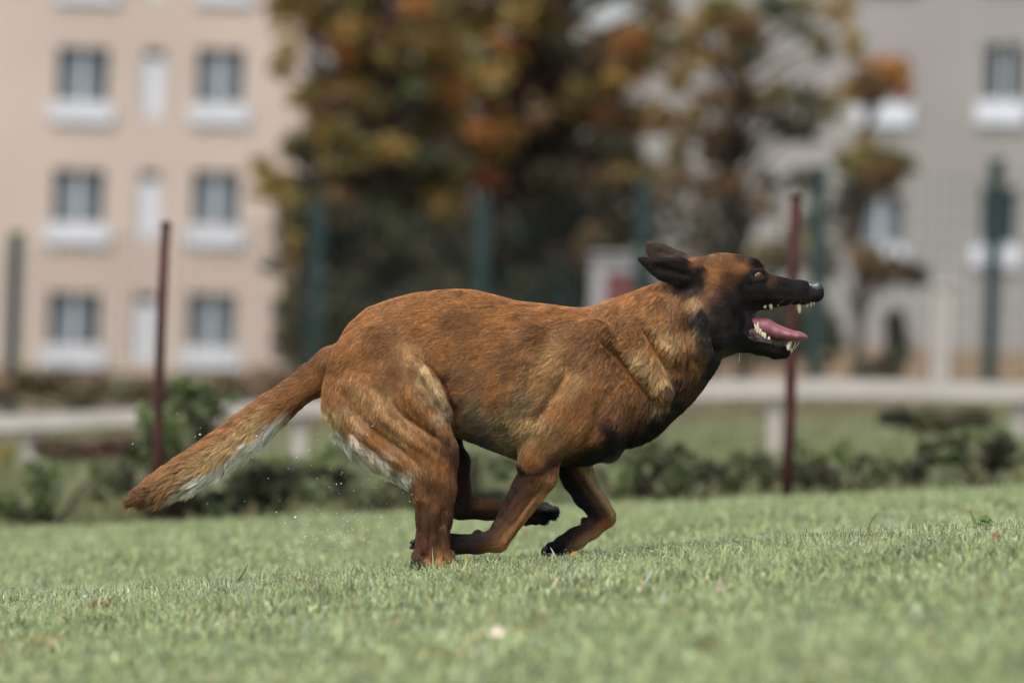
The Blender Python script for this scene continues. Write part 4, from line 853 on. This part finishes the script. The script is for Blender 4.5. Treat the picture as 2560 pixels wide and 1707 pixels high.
# limbs, tail, ears override by nearest primitive
wb = np.exp(-np.clip(6.0, 0, 0)) * np.ones(len(V)); 
best = torso_eval(V[:, 0], V[:, 1], V[:, 2]) * np.where((V[:, 0] > 360), 9.0, 1.0) + np.where(V[:, 0] > 360, 99, 0); bi = np.full(len(V), -1)
fb = torso_eval(V[:, 0], V[:, 1], V[:, 2]) if False else None
LF = []
for j, p in enumerate(P):
    if p.get('sub'): continue
    f = prim_eval(p, V[:, 0], V[:, 1], V[:, 2]); m = f < best - .01; best[m] = f[m]; bi[m] = j
tmask = np.zeros(len(V))
def jit(c): return c
for j, p in enumerate(P):
    m = bi == j
    if not m.any(): continue
    lg = p.get('leg', 0)
    if lg == 6: col[m] = CRM; hlen[m] = 22; flow[m] = (.3, -1)
    if lg in (2, 3, 4, 5) or (lg == 1 and p.get('d')):
        xy = PXY[m]; nd = p['n']
        if p.get('d'): d = np.tile(np.array([p['d'][0], -p['d'][1]], float), (m.sum(), 1))
        else:
            bd = np.full(len(xy), 1e9); d = np.zeros((len(xy), 2))
            for a, b in zip(nd[:-1], nd[1:]) if len(nd) > 1 else [(nd[0], (nd[0][0], nd[0][1] + 5))]:
                u = np.array([b[0] - a[0], b[1] - a[1]], float); l = np.linalg.norm(u); u /= l
                t = np.clip(((xy - a[:2]) @ u), 0, l); dd = np.linalg.norm(xy - (np.array(a[:2]) + t[:, None] * u), axis=1); mm = dd < bd; bd[mm] = dd[mm]; d[mm] = (u[0], -u[1])
        flow[m] = d
        if p.get('hl'): hlen[m] = p['hl']
        elif lg != 5: hlen[m] = 10
        x, y = xy[:, 0], xy[:, 1]
        if lg == 2: col[m] = lerp(DBR, BLK, np.clip((1300 - x) / 120, 0, 1)[:, None] * .6); 
        if lg == 2: 
            c_ = lerp(col[m], BRN, (np.clip((x - 1170) / 30, 0, 1) * np.clip((1280 - y) / 16, 0, 1))[:, None]); c_ = lerp(c_, BLK, np.clip((x - 1280) / 60, 0, 1)[:, None]); c_ = lerp(c_, CRM, (np.clip((x - 1325) / 40, 0, 1) * np.clip((1282 - y) / 16, 0, 1) * .55)[:, None]); col[m] = c_
        if lg == 3:
            u = (x - 1300) * .8 + (y - 1240) * .6      # across the forearm: front edge lighter
            c_ = lerp(LEG, ORG, np.clip((u - 5) / 38, 0, 1)[:, None]); c_ = lerp(c_, lerp(DBR, BLK, .5), np.clip((4 - u) / 22, 0, 1)[:, None])
            c_ = lerp(c_, BLK, np.clip((1240 - x) / 60, 0, 1)[:, None] * np.clip((1375 - y) / 30, 0, 1)[:, None]); c_ = lerp(c_, BLK, np.clip((1150 - x) / 30, 0, 1)[:, None]); col[m] = c_
        if lg == 4:
            u = (x - 1470) * .83 - (y - 1240) * .55
            c_ = lerp(DBR, LEG, np.clip((u - 0) / 12, 0, 1)[:, None]); c_ = lerp(c_, TAN, np.clip((u - 14) / 12, 0, 1)[:, None] * .8); c_ = lerp(c_, BLK, np.clip((4 - u) / 12, 0, 1)[:, None])
            l_ = y > 1300; v = (y - 1300) * .85 + (x - 1510) * .5
            c2 = lerp(DBR, FAWN, np.clip((v + 2) / 26, 0, 1)[:, None]); c2 = lerp(c2, BLK, np.clip((1462 - x - (y - 1340) * .4) / 40, 0, 1)[:, None]); c2 = lerp(c2, RED, (np.clip((x - 1490) / 30, 0, 1))[:, None]); col[m] = lerp(c_, c2, np.clip((y - 1288) / 24, 0, 1)[:, None])
        if lg == 5:
            ax = np.array([[842, 916], [785, 948], [742, 976], [690, 1013], [620, 1070], [540, 1131], [470, 1176], [400, 1216], [352, 1242]], float)
            yc = np.interp(x, ax[::-1, 0], ax[::-1, 1]); off = (y - yc) * .8 / 41      # -1 top .. 1 bottom
            top = lerp(BRN, ORG, np.clip((740 - x) / 120, 0, 1)[:, None]); mid = lerp(RED, TAN, np.clip((700 - x) / 50, 0, 1)[:, None]); low = lerp(BRN, (.86, .84, .74), np.clip((740 - x) / 50, 0, 1)[:, None])
            low = lerp(low, FAWN, np.clip((500 - x) / 80, 0, 1)[:, None]); mid = lerp(mid, FAWN, np.clip((520 - x) / 90, 0, 1)[:, None])
            c_ = lerp(top, mid, np.clip((off + .6) / .45, 0, 1)[:, None]); c_ = lerp(c_, low, np.clip((off - .45) / .3, 0, 1)[:, None])
            c_ = lerp(c_, DBR, (np.clip((430 - x) / 60, 0, 1) * np.clip(.8 - abs(off - .2) * .5, 0, 1))[:, None])
            col[m] = c_; fl = flow[m]; und = np.clip(off, -.3, 1)[:, None]; fl = fl + np.array([[.1, -.7]]) * und + np.array([[-.0, .12]]); flow[m] = fl / np.linalg.norm(fl, axis=1)[:, None]
            hlen[m] = lerp(16, 30, np.clip((800 - x) / 160, 0, 1)) + 22 * np.clip(off, 0, 1) * np.clip((780 - x) / 80, 0, 1)
    if p.get('h') == 2:
        x = PXY[m][:, 0]; w_ = np.clip((1748 - x) / 34, 0, 1)[:, None]; col[m] = col[m] * (1 - w_) + (lerp(BLK, DBR, .05) + (V[m, 1] > 0)[:, None] * lerp(DBR, GRY, .5) * .55) * w_; flow[m] = (-1, .12); hlen[m] = 5
# inner ear of the far ear a little browner; lips, lids bare and black
bare = np.zeros(len(V), bool)
bare |= (PXY[:, 0] > 1862) & (PXY[:, 0] < 1925) & (PXY[:, 1] > 672) & (PXY[:, 1] < 704) & (np.hypot(PXY[:, 0] - 1893, PXY[:, 1] - 687) < 22)
bare |= (PXY[:, 0] > 1842) & (PXY[:, 1] > 775) & (PXY[:, 1] < 868) & (PXY[:, 1] < 835 + (PXY[:, 0] - 1860) * .5) & (np.abs(V[:, 1]) < 50)
bare |= PXY[:, 0] > 2022
col[bare] = (.018, .014, .014)
fleck = vnoise(V, 1 / 9, 8); col = col * (.88 + .24 * vnoise(V, 1 / 30, 9))[:, None]
N = vnormals(V, Q)
if (N * (V - V.mean(0))).sum() < 0: N = -N

M_skin = mat('coat skin', rough=.8, spec=.15, attr='col')
me = mesh_np('body', toworld(V), Q, col * .75)
body = link('body', me, M_skin, DOG, True)

# ---- fur as hair curves
def fur(name, count, lenmul=1.0, rmul=1.0, sel=None):
    tri = np.concatenate([Q[:, [0, 1, 2]], Q[:, [0, 2, 3]]]); a, b, c = V[tri[:, 0]], V[tri[:, 1]], V[tri[:, 2]]
    ar = np.linalg.norm(np.cross(b - a, c - a), axis=1) * .5
    hl = hlen[tri[:, 0]]; ar = ar * (~bare[tri[:, 0]]) * np.where(PXY[tri[:, 0], 0] > 1740, 2.2, 1.0) * np.where(hl < 12, 1.5, 1) * np.where(V[tri[:, 0], 1] > 60, .55, 1)
    t = rng.choice(len(tri), count, p=ar / ar.sum()); u = rng.random((count, 2)); m = u.sum(1) > 1; u[m] = 1 - u[m]
    u0 = (1 - u.sum(1))[:, None]; u1 = u[:, :1]; u2 = u[:, 1:]
    def ip(X): return X[tri[t, 0]] * u0 + X[tri[t, 1]] * u1 + X[tri[t, 2]] * u2
    R = ip(V); n = ip(N); n /= np.linalg.norm(n, axis=1)[:, None]
    fl = ip(flow); ln = (hlen[tri[t, 0]])
    D = np.stack([fl[:, 0], 0 * fl[:, 0], fl[:, 1]], 1)
    lf = np.clip((ln - 8) / 18, .25, 1.1)[:, None]; D = D + ((np.stack([vnoise(R, 1 / 16, s) for s in (51, 52, 53)], 1) - .5) * .75 + (np.stack([vnoise(R, 1 / 45, s) for s in (61, 62, 63)], 1) - .5) * .7) * lf + rng.normal(0, .08, (count, 3))
    D = D - n * (D * n).sum(1)[:, None]; D /= np.linalg.norm(D, axis=1)[:, None] + 1e-6
    lift = .20 + .12 * vnoise(R, 1 / 12, 71) + np.clip((ln - 20) / 60, 0, .2)
    ln = ln * rng.uniform(.65, 1.15, count) * lenmul
    H = D + n * lift[:, None]; H /= np.linalg.norm(H, axis=1)[:, None]
    H2 = D + n * (lift * .25)[:, None]; H2[:, 2] -= .12; H2 /= np.linalg.norm(H2, axis=1)[:, None]
    p1 = R + H * (ln * .4)[:, None]; p2 = p1 + (H * .4 + H2 * .6) * (ln * .3)[:, None]; p3 = p2 + H2 * (ln * .3)[:, None]
    # clumping towards guide hairs
    ng = count // 9; gi = rng.choice(count, ng, replace=False); kd = KDTree(ng)
    for i, g in enumerate(gi): kd.insert(R[g], i)
    kd.balance(); near = np.empty(count, np.int64)
    fnd = kd.find
    for i, r in enumerate(R.tolist()): near[i] = fnd(r)[1]
    g = gi[near]; ok = (np.linalg.norm(R - R[g], axis=1) < 9) & ((n * n[g]).sum(1) > .6)
    cl = np.where(ok, np.clip((hlen[tri[t, 0]] - 6) / 18, .15, .75), 0)[:, None]
    p2 = p2 + (p2[g] - p2) * cl * .45; p3 = p3 + (p3[g] - p3) * cl * .85
    C = ip(col); v1 = rng.uniform(.78, 1.25, (count, 1)); v2 = (.84 + .32 * rng.random(ng))[near][:, None]
    fn = fl / (np.linalg.norm(fl, axis=1)[:, None] + 1e-6); ss = R[:, 0] * fn[:, 0] + R[:, 2] * fn[:, 1]; tt = -R[:, 0] * fn[:, 1] + R[:, 2] * fn[:, 0]
    st = vnoise(np.stack([ss / 34, tt / 5.5, R[:, 1] / 30], 1), 1, 81); st2 = vnoise(np.stack([ss / 70, tt / 16, R[:, 1] / 30], 1), 1, 82)
    C = np.clip(C * v1 * v2 * (.40 + .80 * st + .42 * st2)[:, None], 0, .95)
    dk = rng.random(count) < .10; C[dk] *= .35                          # black tipped guard hairs
    pts = toworld(np.stack([R - n * .8, p1, p2, p3], 1).reshape(-1, 3)).astype(np.float32)
    pts -= np.array(DOG.location, np.float32)
    hc = bpy.data.hair_curves.new(name); hc.add_curves([4] * count)
    hc.attributes['position'].data.foreach_set('vector', pts.ravel())
    ra = hc.attributes.get('radius') or hc.attributes.new('radius', 'FLOAT', 'POINT')
    rr = np.tile(np.array([.55, .5, .34, .06]), count) * np.repeat(np.where(ln < 9, .7, 1.0), 4) * .87e-3 * .55 * rmul
    ra.data.foreach_set('value', rr.astype(np.float32))
    ca = hc.attributes.new('col', 'FLOAT_COLOR', 'POINT'); CC = np.ones((count, 4, 4), np.float32)
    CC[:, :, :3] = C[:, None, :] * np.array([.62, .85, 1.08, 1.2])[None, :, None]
    ca.data.foreach_set('color', CC.ravel())
    hc.materials.append(M_fur); o = bpy.data.objects.new(name, hc); COL.objects.link(o); o.parent = DOG
    return o
M_fur = bpy.data.materials.new('fur'); M_fur.use_nodes = True
t_ = M_fur.node_tree; pb = t_.nodes['Principled BSDF']; at = t_.nodes.new('ShaderNodeAttribute'); at.attribute_name = 'col'
pb.inputs['Roughness'].default_value = .42; pb.inputs['Specular IOR Level'].default_value = .32; t_.links.new(at.outputs['Color'], pb.inputs['Base Color'])
tr = t_.nodes.new('ShaderNodeBsdfTranslucent'); mx = t_.nodes.new('ShaderNodeMixShader'); mx.inputs[0].default_value = .25
t_.links.new(at.outputs['Color'], tr.inputs[0]); t_.links.new(pb.outputs[0], mx.inputs[1]); t_.links.new(tr.outputs[0], mx.inputs[2]); t_.links.new(mx.outputs[0], t_.nodes['Material Output'].inputs[0])
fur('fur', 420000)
print('fur', time.time() - _t)

# ---- eyes
M_eye = mat('eyeball', rough=.06, spec=.8, attr='col'); M_nose = mat('wet black nose leather', (.02, .02, .022), .32, .6, noise=(900, (.035, .035, .04), .4, .6), bump=.4)
M_gum = mat('dark gum', (.045, .022, .022), .25, .6, noise=(120, (.10, .04, .045), .45, .65)); M_tongue = mat('tongue', (.235, .085, .105), .48, .4, noise=(110, (.17, .055, .072), .35, .7), bump=.25)
M_tooth = mat('tooth', (.50, .44, .30), .25, .5, noise=(150, (.50, .41, .25), .4, .75)); M_claw = mat('claw', (.03, .026, .024), .35, .5)
for s in (-1, 1):
    c = np.array([1893 - 1280, s * 34.0, 853.5 - 687.5]); r = 13.0; look = np.array([.52, s * .85, .06]); look /= np.linalg.norm(look)
    vs = []; nu, nv = 36, 48
    e1 = np.cross(look, (0, 0, 1)); e1 /= np.linalg.norm(e1); e2 = np.cross(e1, look); cc = []
    for i in range(nu + 1):
        th = math.pi * i / nu
        for j in range(nv):
            ph = 2 * math.pi * j / nv; bul = 1 + .07 * math.exp(-(th / .5) ** 2)
            vs.append(c + r * bul * (look * math.cos(th) + (e1 * math.cos(ph) + e2 * math.sin(ph)) * math.sin(th)))
            if th < .26: q = (.005, .004, .004)
            elif th < .80: q = np.array((.15, .052, .026)) * (.75 + .4 * math.sin(ph * 17) ** 2 * .6)
            elif th < .90: q = (.03, .015, .01)
            else: q = (.22, .17, .16)
            cc.append(q)
    fs = [(i * nv + j, (i + 1) * nv + j, (i + 1) * nv + (j + 1) % nv, i * nv + (j + 1) % nv) for i in range(nu) for j in range(nv)]
    link('eye', mesh_np('eye', toworld(np.array(vs)), np.array(fs), np.array(cc)), M_eye, DOG, True)
# ---- nose
part('nose', [dict(n=[(2026, 720, 0, 17, 18), (2041, 723, 0, 19, 19.5)], k=6), dict(n=[(2047, 739, 0, 10, 9)], k=8), dict(n=[(2046, 716, -8, 10, 8)], k=5), dict(n=[(2046, 716, 8, 10, 8)], k=5),
              dict(n=[(2057, 727, -10, 4.5, 4.5), (2046, 731, -19, 3.6, 5)], k=2.5, sub=1, dw=1), dict(n=[(2057, 727, 10, 4.5, 4.5), (2046, 731, 19, 3.6, 5)], k=2.5, sub=1, dw=1), dict(n=[(2062, 730, 0, 3, 1.6), (2056, 752, 0, 3, 1.6)], k=2, sub=1)], 1.0, M_nose)
# ---- gums and palate
for s in (-1, 1):
    part('gum', [dict(n=[(1856, 812, s * 30, 10, 8), (1874, 831, s * 30, 10, 8), (1898, 851, s * 26, 9, 7), (1925, 861, s * 21, 8, 6), (1955, 871, s * 14, 8, 6), (1966, 878, s * 5, 8, 8)], k=4)], 1.5, M_gum)
part('palate', [dict(n=[(1870, 764, 0, 11, 26), (1930, 756, 0, 9, 20), (2010, 752, 0, 9, 14)], k=6)], 2.0, M_gum)
M_lip = mat('wet black lip', (.014, .012, .013), .22, .6, noise=(300, (.03, .026, .028), .45, .65), bump=.3)
for s in (-1, 1):
    part('lip', [dict(n=[(1850, 792, s * 44, 3.5, 4), (1845, 812, s * 46, 4.5, 5), (1858, 838, s * 41, 5.5, 5.5), (1886, 851, s * 35, 5, 5), (1925, 857, s * 28, 5, 5), (1952, 866, s * 22, 5, 5), (1971, 879, s * 11, 5, 6)], k=3, ik=5)], 1.5, M_lip)
# ---- tongue
part('tongue', [dict(n=[(1848, 812, 0, 22, 24), (1884, 812, 0, 20, 24), (1915, 818, 0, 20, 25), (1945, 831, 0, 16, 26), (1972, 838, 0, 12, 27), (1995, 841, 0, 9.5, 25), (2012, 843, 0, 7, 16)], k=6, ik=16),
                dict(n=[(1905, 792, 0, 5, 5), (1950, 808, 0, 4.5, 5), (1995, 828, 0, 4, 5)], k=6, sub=1)], 1.6, M_tongue)
# ---- teeth: (x, y base, tip x, tip y, radius, depth)
def tooth(x, y, tx, ty, r, dz, rb=None):
    n = []
    for f in (0, .3, .6, .85, 1): n.append((x + (tx - x) * f, y + (ty - y) * f + (0), dz, .9 * r * (1 - .12 * f - .75 * f ** 3), .9 * (rb or r) * (1 - .12 * f - .75 * f ** 3)))
    part('tooth', [dict(n=n, k=2, ik=2)], max(.5, r * .16), M_tooth, it=1)
for s in (-1, 1):
    tooth(1996, 758, 1999, 784, 6.5, s * 15)                 # upper canine
    tooth(2018, 757, 2017, 769, 3.4, s * 11); tooth(2027, 755, 2027, 767, 3.4, s * 7); tooth(2034, 752, 2035, 763, 3.0, s * 2.6)
    tooth(1911, 764, 1911, 770, 5, s * 24, 4); tooth(1925, 762, 1928, 773, 5, s * 22, 4); tooth(1944, 759, 1944, 764, 3.5, s * 20, 3)
    tooth(1968, 873, 1978, 849, 6.5, s * 14.5)               # lower canine
    tooth(1975, 878, 1977, 868, 3.2, s * 8); tooth(1978, 879, 1981, 871, 3.0, s * 3)
    for (x, y, r, h) in ((1868, 812, 4.5, 13), (1877, 820, 5, 14), (1885, 825, 5, 15), (1892, 829, 6, 24), (1899, 833, 5, 15), (1905, 840, 4, 11), (1910, 845, 5.2, 17), (1921, 855, 4.6, 14)):
        tooth(x, y, x + 1, y - h, r, s * 31 * (1 - (x - 1870) / 150), 3.5)
# ---- claws
def claw(x, y, tx, ty, r, dz):
    part('claw', [dict(n=[(x, y, dz, r, r * .8), ((x + tx) / 2, (y + ty) / 2 - 1, dz, r * .75, r * .6), (tx, ty, dz, r * .25, r * .25)], k=2)], .9, M_claw, it=1)
for (y, z) in ((1272, 72), (1279, 86), (1288, 102)): claw(1384, y, 1398, y + 5, 4.5, z)
for (y, z) in ((1368, 60), (1377, 74), (1386, 90)): claw(1368, y + 2, 1353, y + 14, 4.5, z)
for (x, z) in ((1047, -130), (1071, -146), (1100, -144), (1126, -118)): claw(x, 1408, x + 2, 1422, 5, z)
claw(1040, 1352, 1027, 1354, 4.5, -64); claw(1038, 1362, 1026, 1368, 4.5, -52)

# ---- saliva threads between tongue and lower canine
M_sal = mat('saliva', (.75, .78, .78), .05, .9)
for (x0, y0, x1, y1, z) in ((1990, 850, 1982, 870, -13), (2000, 849, 1984, 874, -11), (1849, 876, 1846, 905, -10)):
    a = toworld(np.array([x0 - 1280., z, 853.5 - y0])); b = toworld(np.array([x1 - 1280., z, 853.5 - y1])); mb = MB()
    mb.tube([a, (np.array(a) + np.array(b)) / 2 + np.array([.001, 0, -.001]), b], [.0006, .0004, .0006], 6); mb.build('saliva_thread', M_sal, DOG, True)
# whiskers
for s in (-1, 1):
    for (x, y, tx, ty) in ((1990, 745, 1960, 775), (2005, 748, 1982, 785), (1975, 742, 1940, 762), (1900, 885, 1880, 915), (1925, 893, 1912, 925), (2015, 750, 2004, 788)):
        a = np.array([x - 1280., s * 24, 853.5 - y]); b = np.array([tx - 1280., s * 48, 853.5 - ty]); m_ = (a + b) / 2 + np.array([2, s * 5, 3]); mb = MB()
        mb.tube([toworld(a), toworld(m_), toworld(b)], [.00035, .00028, .0001], 5); mb.build('whisker', M_claw, DOG, True)
